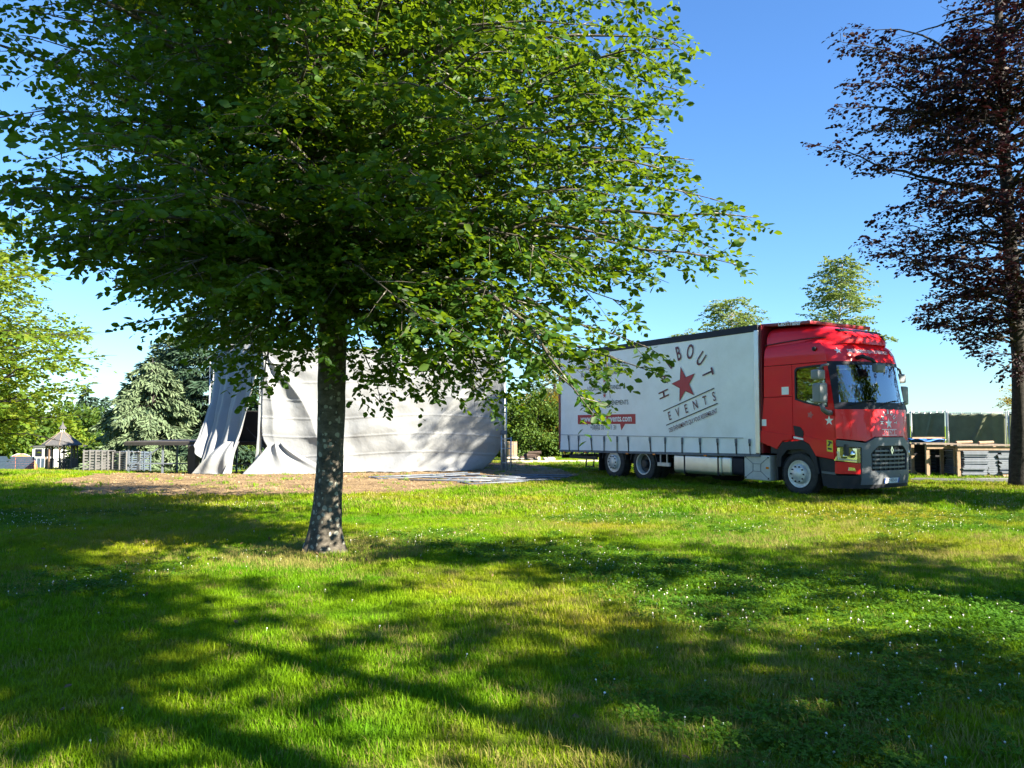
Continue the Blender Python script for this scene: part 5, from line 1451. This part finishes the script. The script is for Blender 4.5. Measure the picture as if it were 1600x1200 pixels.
# ladder frames lying on the earth
def lying_frame(u, v, L, W, rz, rungs, lab):
    p = gp(u, v); z = max(gz(p.x, p.y), 0 if False else gz(p.x, p.y))
    o = empty('ladder_frame', (p.x, p.y, z + .035), rz, lab, 'frame', 'steel frames lying before the tarpaulin')
    for s in (-1, 1):
        m = MB(); m.tube([(-L / 2, s * W / 2, .0), (L / 2, s * W / 2, .015)], .024, 7); m.obj('rail', M['steel_dull'], o, smooth=True)
    for k in range(rungs):
        x = -L / 2 + .08 + (L - .16) * k / (rungs - 1); m = MB(); m.tube([(x, -W / 2, 0), (x, W / 2, 0)], .018, 6); m.obj('rung', M['steel_dull'], o, smooth=True)
labs = ['galvanised frame lying flat with one end under the tarpaulin hem', 'long galvanised frame lying across the middle of the pile', 'galvanised frame lying crosswise over its neighbours', 'galvanised frame lying towards the truck tail', 'short galvanised frame lying at the grass edge', 'galvanised frame lying beneath the scaffold end', 'narrow galvanised frame lying between the other frames']
for i, (u, v, L, W, rz, n) in enumerate([(635, 747, 2.0, .8, .5, 3), (700, 751, 2.6, .9, -.15, 3), (748, 747, 2.4, .8, -.6, 3), (800, 751, 2.6, .8, .2, 3), (770, 755, 1.8, .7, .5, 3), (835, 745.5, 2.2, .8, -.3, 3), (690, 744.5, 2.5, .6, .75, 3)]):
    lying_frame(u, v, L, W, rz, n, labs[i])

# bin, fire pit, pale stones behind the stage
p = gp(800, 714.5); bx_, by_ = wx(799, 38), 38.0
bz_ = gz(bx_, by_)
bin_ = empty('slatted_bin', (bx_, by_, bz_), label='round timber-slatted bin in front of the dark shrubs', cat='bin')
for k in range(18):
    a = 2 * math.pi * k / 18; m = MB(); m.box((.27 * math.cos(a), .27 * math.sin(a), .42), (.03, .082, .84), rz=a); m.obj('slat', M['wood_warm'], bin_, bevel=.006)
m = MB(); m.lathe([(.25, -.02), (.25, .78), (.22, .78), (.22, .05), (.01, .05)], (0, 0, 0), 'Z', 18); m.obj('liner', M['steel_dull'], bin_)
for z in (.16, .7):
    m = MB(); m.lathe([(.275, z), (.292, z), (.292, z + .03), (.275, z + .03)], (0, 0, 0), 'Z', 24); m.obj('hoop', M['steel_dull'], bin_)
fx, fy = wx(829, 35.5), 35.5; fz = gz(fx, fy)
pit = empty('fire_pit', (fx, fy, fz), label='ring of pale stones with charred logs on the dry grass', cat='fire pit')
gq = random.Random(4)
for k in range(16):
    a = 2 * math.pi * k / 16 + gq.uniform(-.1, .1); m = MB()
    m.box((1.0 * math.cos(a), .8 * math.sin(a), .06), (gq.uniform(.22, .34), gq.uniform(.16, .26), gq.uniform(.12, .2)), rz=a + gq.uniform(-.5, .5)); m.obj('stone', M['stone'], pit, bevel=.035)
for k in range(5):
    a = gq.uniform(-.5, .5); x = gq.uniform(-.25, .2); m = MB(); L = gq.uniform(.5, .8); z = .13 + .11 * (k // 2)
    m.tube([(x - L / 2 * math.cos(a), -.1 + .12 * (k % 2) - L / 2 * math.sin(a), z), (x + L / 2 * math.cos(a), -.1 + .12 * (k % 2) + L / 2 * math.sin(a), z + .02)], [.085, .075], 9); m.obj('log', M['log'], pit)
for k, (u, dep) in enumerate([(810, 33), (846, 33.2), (878, 33.6), (900, 33.2), (920, 33.8)]):
    x = wx(u, dep); m = MB(); m.box((0, 0, .03), (1.0, .35, .09)); o = m.obj('edging_slab', M['stone'], loc=(x, dep, gz(x, dep)), bevel=.03); o.rotation_euler[2] = random.uniform(-.15, .15)
    tag(o, 'pale stone edging slab lying on the dry grass behind the truck tail', 'slab', 'edging slabs')

# ------------------------------------------------------------------ right: fence, racks, stacked panels
def fence_panel(a, b, h, lab, brace=False, seed=0):
    """a, b ground points (x,y)"""
    ax, ay = a; bx2, by2 = b; L = math.hypot(bx2 - ax, by2 - ay); rz = math.atan2(by2 - ay, bx2 - ax)
    o = empty('fence_panel', (ax, ay, gz(ax, ay)), rz, lab, 'fence', 'olive screened fence panels')
    for x in (.03, L - .03):
        m = MB(); m.tube([(x, 0, -.02), (x, 0, h + .05)], .022, 7); m.obj('post', M['steel'], o, smooth=True)
        m = MB(); m.box((x, 0, .06), (.22, .55, .12)); m.obj('foot_block', M['stone'], o, bevel=.02)
    for z in (.16, h):
        m = MB(); m.tube([(.03, 0, z), (L - .03, 0, z)], .018, 6); m.obj('rail', M['steel'], o, smooth=True)
    def net(s, t):
        sag = .05 * math.sin(s * math.pi) ; x = .05 + (L - .1) * s; z = .18 + (h - .2 - .02 * abs(math.sin(s * 12)) ) * t
        y = -.035 - .035 * (1 + math.sin(s * 31 + seed)) * (.25 + .75 * (1 - t)) * (.5 + .5 * math.sin(s * 5 + seed)) - .05 * math.exp(-((s - .25 - .4 * t) / .05) ** 2)
        return (x, y, z)
    m = MB(); m.grid(net, 70, 24); n_ = m.obj('netting', M['fence_mesh'], o, smooth=True, fix=False)
    md = n_.modifiers.new('thickness', 'SOLIDIFY'); md.thickness = .006
    if brace:
        m = MB(); m.tube([(L - .03, -.02, h * .55), (L - .55, -.75, .03)], .02, 6); m.obj('brace', M['steel'], o, smooth=True)
    gg = random.Random(seed)
    for k in range(6):
        x = L * (k + .5) / 6; m = MB(); m.box((x, -.06, h - .01 + gg.uniform(-.02, .02)), (.03, .05, .05)); m.obj('tie', M['print_white'], o)
fpts = [(1330, 31.0), (1375, 29.2), (1425, 27.6), (1480, 26.3), (1574, 25.3), (1672, 24.6), (1775, 24.2)]
fw = [(wx(u, d), d) for u, d in fpts]
flabs = ['olive screened fence panel hidden behind the cab', 'olive screened fence panel right behind the truck front', 'olive screened fence panel with a diagonal brace behind the black pallets', 'widest olive screened fence panel behind the timber rack', 'olive screened fence panel behind the copper beech trunk', 'olive screened fence panel past the copper beech trunk']
for i in range(6): fence_panel(fw[i], fw[i + 1], 2.05 if i < 3 else 2.0, flabs[i], i == 2, i)

# timber rack frame
RY = 23.6
def rack(u0, u1, dep, lab, ztop):
    x0, x1 = wx(u0, dep), wx(u1, dep); o = empty('timber_rack', ((x0 + x1) / 2, dep, gz((x0 + x1) / 2, dep)), 0, lab, 'rack'); hw = (x1 - x0) / 2
    for x in (-hw + .05, hw - .05):
        for y in (0, .9):
            m = MB(); m.box((x, y, ztop / 2 - .01), (.10, .08, ztop)); m.obj('post', M['wood_warm'], o, bevel=.008)
    for y in (-.05, .3, .62, .95):
        m = MB(); m.box((0, y, ztop + .03), (2 * hw + .12, .2, .045)); m.obj('board', M['wood_grey'], o, bevel=.006)
    m = MB(); m.box((0, -.04 - .02, ztop - .07), (2 * hw, .035, .10)); m.obj('apron', M['wood_warm'], o, bevel=.006)
    m = MB(); m.box((-hw * .3, .45, ztop * .5), (.08, .08, ztop - .02)); m.obj('post', M['wood_warm'], o, bevel=.008)
    return o
rack(1445, 1494, 23.9, 'open timber rack with a bare frame beside the black pallets', .98)
rack(1493, 1583, 23.5, 'long timber rack with boards on top above the grey panels', .95)
gq = random.Random(12)
def stack(u, dep, n, sx, sy, t, gap, mat, name, lab, cat, group, jig=.03):
    x = wx(u, dep); z0 = gz(x, dep)
    for k in range(n):
        m = MB(); m.box((0, 0, t / 2), (sx, sy, t)); m.box((0, -sy / 2 + .02, -gap / 2 + .002), (sx * .94, .03, gap + .004)); m.box((0, sy / 2 - .02, -gap / 2 + .002), (sx * .94, .03, gap + .004))
        o = m.obj(name, mat, loc=(x + gq.gauss(0, jig), dep + gq.gauss(0, jig), z0 + gap + .08 + k * (t + gap)), bevel=.006); o.rotation_euler[2] = gq.gauss(0, .012); tag(o, lab, cat, group)
    m = MB()
    for dx in (-sx * .36, sx * .36): m.box((dx, 0, .04), (.1, sy, .08))
    tag(m.obj('timber_bearer', M['wood_dark'], loc=(x, dep, z0)), 'dark bearers under the ' + group, 'bearer')
stack(1508, 23.95, 13, .78, 1.0, .032, .024, M['steel_dull'], 'metal_panel', 'grey metal panel in the stack under the long timber rack', 'panel', 'left stack of grey metal panels')
stack(1534, 24.0, 13, .30, 1.0, .032, .024, M['steel_dull'], 'metal_panel', 'short grey metal panel in the narrow middle stack', 'panel', 'narrow stack of grey metal panels', .015)
stack(1562, 23.95, 13, .72, 1.0, .032, .024, M['steel_dull'], 'metal_panel', 'grey metal panel in the stack nearest the copper beech', 'panel', 'stack of grey metal panels by the beech')
stack(1435, 25.6, 8, .95, 1.1, .075, .035, M['black'], 'plastic_pallet', 'black plastic pallet in the stack beside the truck front', 'pallet', 'stack of black pallets', .015)
stack(1466, 25.2, 8, .85, 1.1, .075, .035, M['black'], 'plastic_pallet', 'black plastic pallet stacked behind the open timber rack', 'pallet', 'stack of black pallets behind the rack', .015)
x = wx(1436, 25.5)
tag(cloth('blue_sheet', lambda a, b: (x - .5 + 1.1 * a, 25.1 + .9 * b, 1.10 + .04 * math.sin(a * 9 + b * 4) + .03 * math.sin(b * 11)), 18, 14, 'crumpled blue sheet on top of the black pallets', M['blue_tarp'], .02), None, 'sheet')
for k, (u, l, rz) in enumerate(((1440, 1.0, .1), (1452, .8, -.15), (1446, .7, .3))):
    xx = wx(u, 25.0); m = MB(); m.box((0, 0, .03), (l, .10, .05)); o = m.obj('timber_offcut', M['wood_warm'], loc=(xx, 24.75 + .16 * k, 1.12 + .035), bevel=.006); o.rotation_euler[2] = rz
    tag(o, 'pale timber offcut lying on the blue sheet', 'offcut', 'timber offcuts on the pallets')
for k, (u, dep, l, rz) in enumerate(((1522, 21.6, 3.3, -.32), (1530, 21.9, 3.4, -.30), (1545, 21.4, 2.9, -.28), (1560, 22.3, 2.2, .05))):
    xx = wx(u, dep); m = MB(); m.box((0, 0, .035), (l, .12, .05)); o = m.obj('grey_plank', M['rack_grey'], loc=(xx, dep, gz(xx, dep) + .012), bevel=.006); o.rotation_euler[2] = rz
    tag(o, 'long grey plank lying in the grass before the timber rack', 'plank', 'planks on the grass')
for k, (u, v, l) in enumerate(((1545, 690, .5), (1520, 702, .55), (1588, 700, .9), (1592, 729, .8))):
    pp = at(u, v, 23.4); m = MB(); m.tube([(-l / 2, 0, 0), (l / 2, .1, .02)], [.05, .045], 9)
    zt = [.985, None, None, None][k]
    pp.z = (.95 + .03 + .025 + .05) if k < 2 else gz(pp.x, pp.y) + .05
    if k < 2: pp.y = 23.5 + .3 * k
    o = m.obj('round_log', M['wood_warm'], loc=pp); tag(o, 'short peeled log on top of the long timber rack' if k < 2 else 'peeled log lying in the grass beside the copper beech trunk', 'log', 'peeled logs')

# ------------------------------------------------------------------ left: gazebo, white building, racks, wall panels
GX = wx(98, 58); GY = 58.0; GZ = gz(GX, GY)
gaz = empty('gazebo', (GX, GY, GZ), label='small octagonal timber gazebo with dark shingled roof and cupola', cat='gazebo')
gaz.scale = (.78, .78, 1)
Rg = 1.32; hp = 1.95
for k in range(8):
    a = math.pi / 8 + k * math.pi / 4; c, s = Rg * math.cos(a), Rg * math.sin(a)
    m = MB(); m.box((c, s, hp / 2), (.13, .13, hp + .04), rz=a); m.obj('post', M['wood_dark'], gaz, bevel=.01)
    a2 = a + math.pi / 4; d_, e_ = Rg * math.cos(a2), Rg * math.sin(a2)
    m = MB(); m.bar((c, s, hp), (d_, e_, hp), .10, .14); m.obj('lintel', M['wood_dark'], gaz)
    for (p0, p1) in (((c, s), (d_, e_)), ((d_, e_), (c, s))):
        m = MB(); m.bar((p0[0], p0[1], hp - .45), (p0[0] + (p1[0] - p0[0]) * .33, p0[1] + (p1[1] - p0[1]) * .33, hp - .05), .06); m.obj('bracket', M['wood_dark'], gaz)
    if k != 5:
        m = MB(); m.bar((c, s, .86), (d_, e_, .86), .07, .06); rl = m.obj('railing', M['wood_dark'], gaz)
        m = MB(); m.bar((c, s, .16), (d_, e_, .16), .06, .05); m.obj('bottom_rail', M['wood_dark'], rl)
        for j in range(1, 7):
            t = j / 7; m = MB(); m.box((c + (d_ - c) * t, s + (e_ - s) * t, .5), (.05, .05, .70), rz=a); m.obj('baluster', M['wood_dark'], rl)
m = MB(); m.lathe([(1.45, -.05), (1.45, .12), (.01, .12)], (0, 0, 0), 'Z', 8); m.v = [tuple(Matrix.Rotation(math.pi / 8, 3, 'Z') @ Vector(p)) for p in m.v]; m.obj('floor', M['wood_grey'], gaz)
for k in range(8):
    a0, a1 = math.pi / 8 + k * math.pi / 4, math.pi / 8 + (k + 1) * math.pi / 4
    p = [(1.72 * math.cos(a0), 1.72 * math.sin(a0), hp + .02), (1.72 * math.cos(a1), 1.72 * math.sin(a1), hp + .02), (.2 * math.cos(a1), .2 * math.sin(a1), hp + .95), (.2 * math.cos(a0), .2 * math.sin(a0), hp + .95)]
    m = MB(); m.add(p + [(x, y, z - .07) for x, y, z in p], [(0, 1, 2, 3), (7, 6, 5, 4), (0, 4, 5, 1), (1, 5, 6, 2), (2, 6, 7, 3), (3, 7, 4, 0)]); rp_ = m.obj('roof_panel', M['shingle'], gaz)
    m = MB(); m.bar(p[0], p[3], .07, .05); m.obj('hip_cap', M['wood_grey'], rp_)
for k in range(6):
    a = k * math.pi / 3; m = MB(); m.box((.17 * math.cos(a), .17 * math.sin(a), hp + 1.05), (.05, .05, .32), rz=a); m.obj('cupola_post', M['print_white'], gaz)
m = MB(); m.lathe([(.36, hp + 1.18), (.34, hp + 1.24), (.1, hp + 1.5), (.02, hp + 1.72), (.001, hp + 1.9)], (0, 0, 0), 'Z', 8); m.obj('cupola_roof', M['shingle'], gaz)
m = MB(); m.tube([(0, .3, 1.9), (0, .3, 1.55)], .03, 6); m.lathe([(.02, 1.5), (.22, 1.42), (.24, 1.30), (.02, 1.28)], (0, .3, 0), 'Z', 10); m.obj('hanging_basket', M['black_steel'], gaz)

WY = 72.0
wx0, wx1 = wx(52, WY), wx(149, WY); wzb = gz((wx0 + wx1) / 2, WY); wzt = wz(699, WY)
bld = empty('white_building', ((wx0 + wx1) / 2, WY, wzb), label='low white flat-roofed building behind the gazebo', cat='building')
bw = (wx1 - wx0); bh = wzt - wzb
m = MB(); m.box((0, 2, bh / 2 - .05), (bw, 4, bh + .1)); m.obj('wall', M['white_wall'], bld)
m = MB(); m.box((0, 2, bh + .06), (bw + .3, 4.3, .14)); m.obj('roof_edge', M['shingle'], bld)
for xx in (-bw / 2 + .62, -bw / 2 + 1.5):
    m = MB(); m.box((xx, -.02, 1.35), (.78, .06, .85)); wv_ = m.obj('window', M['white_wall'], bld)
    m = MB(); m.box((xx, -.055, 1.35), (.64, .03, .71)); m.obj('pane', M['dark_rail'], wv_)
m = MB(); m.box((-bw / 2 + 1.05, -.10, .42), (1.9, .16, .85)); m.obj('plinth', M['blue_grey'], bld)
for k in range(5):
    m = MB(); m.box((-bw / 2 + .15 + .38 * k, -.2, .42), (.03, .05, .83)); m.obj('plinth_rib', M['white_wall'], bld)

# blue-grey wall panels far left
for k in range(4):
    dep = 60.0; u0 = -62 + 29.5 * k; x0, x1 = wx(u0, dep), wx(u0 + 29, dep); zb = gz((x0 + x1) / 2, dep)
    o = empty('hoarding_panel', ((x0 + x1) / 2, dep, zb), 0, ['blue-grey ribbed hoarding panel past the edge of the lime tree', 'blue-grey ribbed hoarding panel under the lime tree boughs', 'blue-grey ribbed hoarding panel in front of the orange dome tent', 'blue-grey ribbed hoarding panel next to the white building window'][k], 'hoarding', 'blue-grey hoarding panels')
    for j in range(8):
        m = MB(); m.box((0, 0, .08 + j * .135), (x1 - x0 - .02, .05 + .02 * (j % 2), .131)); m.obj('slat', M['blue_grey'], o, bevel=.008)
    m = MB(); m.box((-(x1 - x0) / 2 + .03, .06, .52), (.06, .06, 1.08)); m.obj('post', M['steel_dull'], o)
dx_, dy_ = wx(34, 66), 66.0
dome = empty('dome_tent', (dx_, dy_, gz(dx_, dy_)), label='orange dome tent showing above the blue-grey hoarding', cat='tent'); dome.scale = (.62, .62, .90)
m = MB(); m.lathe([(2.05, -.02), (1.95, .5), (1.6, .95), (1.0, 1.32), (.4, 1.48), (.01, 1.5)], (0, 0, 0), 'Z', 20); m.obj('canopy', M['orange'], dome, smooth=True)
for k in range(4):
    a = k * math.pi / 4; m = MB(); m.tube([(2.06 * math.cos(t) * math.cos(a), 2.06 * math.cos(t) * math.sin(a), 1.53 * math.sin(t)) for t in [i * math.pi / 12 for i in range(13)]], .02, 5); m.obj('rib', M['steel'], dome)

# slatted racks of barriers
def slat_rack(u0, v0, dep0, u1, dep1, h, rows, posts, lab, mat):
    a = Vector((wx(u0, dep0), dep0)); b = Vector((wx(u1, dep1), dep1)); L = (b - a).length; rz = math.atan2(b.y - a.y, b.x - a.x)
    o = empty('barrier_rack', (a.x, a.y, gz(a.x, a.y)), rz, lab, 'rack', 'stacked barrier racks')
    slope = (gz(b.x, b.y) - gz(a.x, a.y)) / L
    for k in range(posts):
        x = L * k / (posts - 1); z = slope * x
        m = MB(); m.box((x, -.05, z + h / 2 + .02), (.06, .05, h + .1)); m.obj('post', mat, o, bevel=.006)
        m = MB(); m.box((x, .35, z + .06), (.16, .8, .16)); m.obj('foot', M['black_steel'], o, bevel=.01)
    for j in range(rows):
        z = .20 + (h - .22) * j / (rows - 1)
        m = MB(); m.bar((0, 0, z), (L, 0, z + slope * L), .03, (h / rows) * .5); m.obj('slat', mat, o)
        m = MB(); m.bar((0, .75, z), (L, .75, z + slope * L), .03, (h / rows) * .62); m.obj('slat', mat, o)
    for j in range(3):
        m = MB(); m.bar((0, .1 + .3 * j, h + .02), (L, .1 + .3 * j, h + .02 + slope * L), .2, .03); m.obj('top_board', mat, o)
slat_rack(133, 742, 37.0, 171, 37.1, 1.02, 7, 5, 'pale sunlit rack of slatted barriers at the edge of the earth', M['rack_grey'])
slat_rack(168, 741, 38.0, 200, 37.4, .98, 8, 4, 'middle rack of slatted barriers half in shadow', M['rack_grey'])
slat_rack(197, 740, 37.8, 236, 38.6, 1.02, 8, 5, 'rack of slatted barriers next to the cedar, its shade coloured in blue-grey', M['blue_grey'])  # shaded rack: the shade is put into its dark blue-grey colour
# white tank and board behind the racks
vx, vy = wx(194, 45), 45.0
tk = empty('white_tank', (vx, vy, gz(vx, vy)), label='white boxy trailer with an orange mark behind the barrier racks', cat='trailer')
m = MB(); m.box((0, 0, 1.05), (.85, .8, 1.25)); b0 = m.obj('body', M['white_wall'], tk, bevel=.08)
m = MB(); m.box((.85, .1, 1.25), (.9, .7, .7)); m.obj('box', M['white_wall'], tk, bevel=.03)
patch('orange_mark', star_pts(.17, .4, (.05, 1.35), .6), [], lambda a, b, d: Vector((a, -.405 + d, b)), .004, M['orange'], b0, smooth=False)
m = MB(); m.box((.3, 0, .45), (1.6, .6, .1)); m.obj('chassis', M['black_steel'], tk)
for x in (-.1, .75):
    m = MB(); m.lathe([(.02, -.1), (.25, -.1), (.27, 0), (.25, .1), (.02, .1)], (x, -.36, .27), 'Y', 16); m.obj('wheel', M['rubber'], tk)
for i, (u, dep) in enumerate([(140, 63), (163, 63.5)]):
    x, y = wx(u, dep), dep; shrub('clipped_hedge', x, y, 1.7, 1.2, 2.55, 2600, .2, M['hedge'], 'bright yellow-green clipped hedge beside the white building', 140 + i, group='yellow-green hedge', cat='hedge')
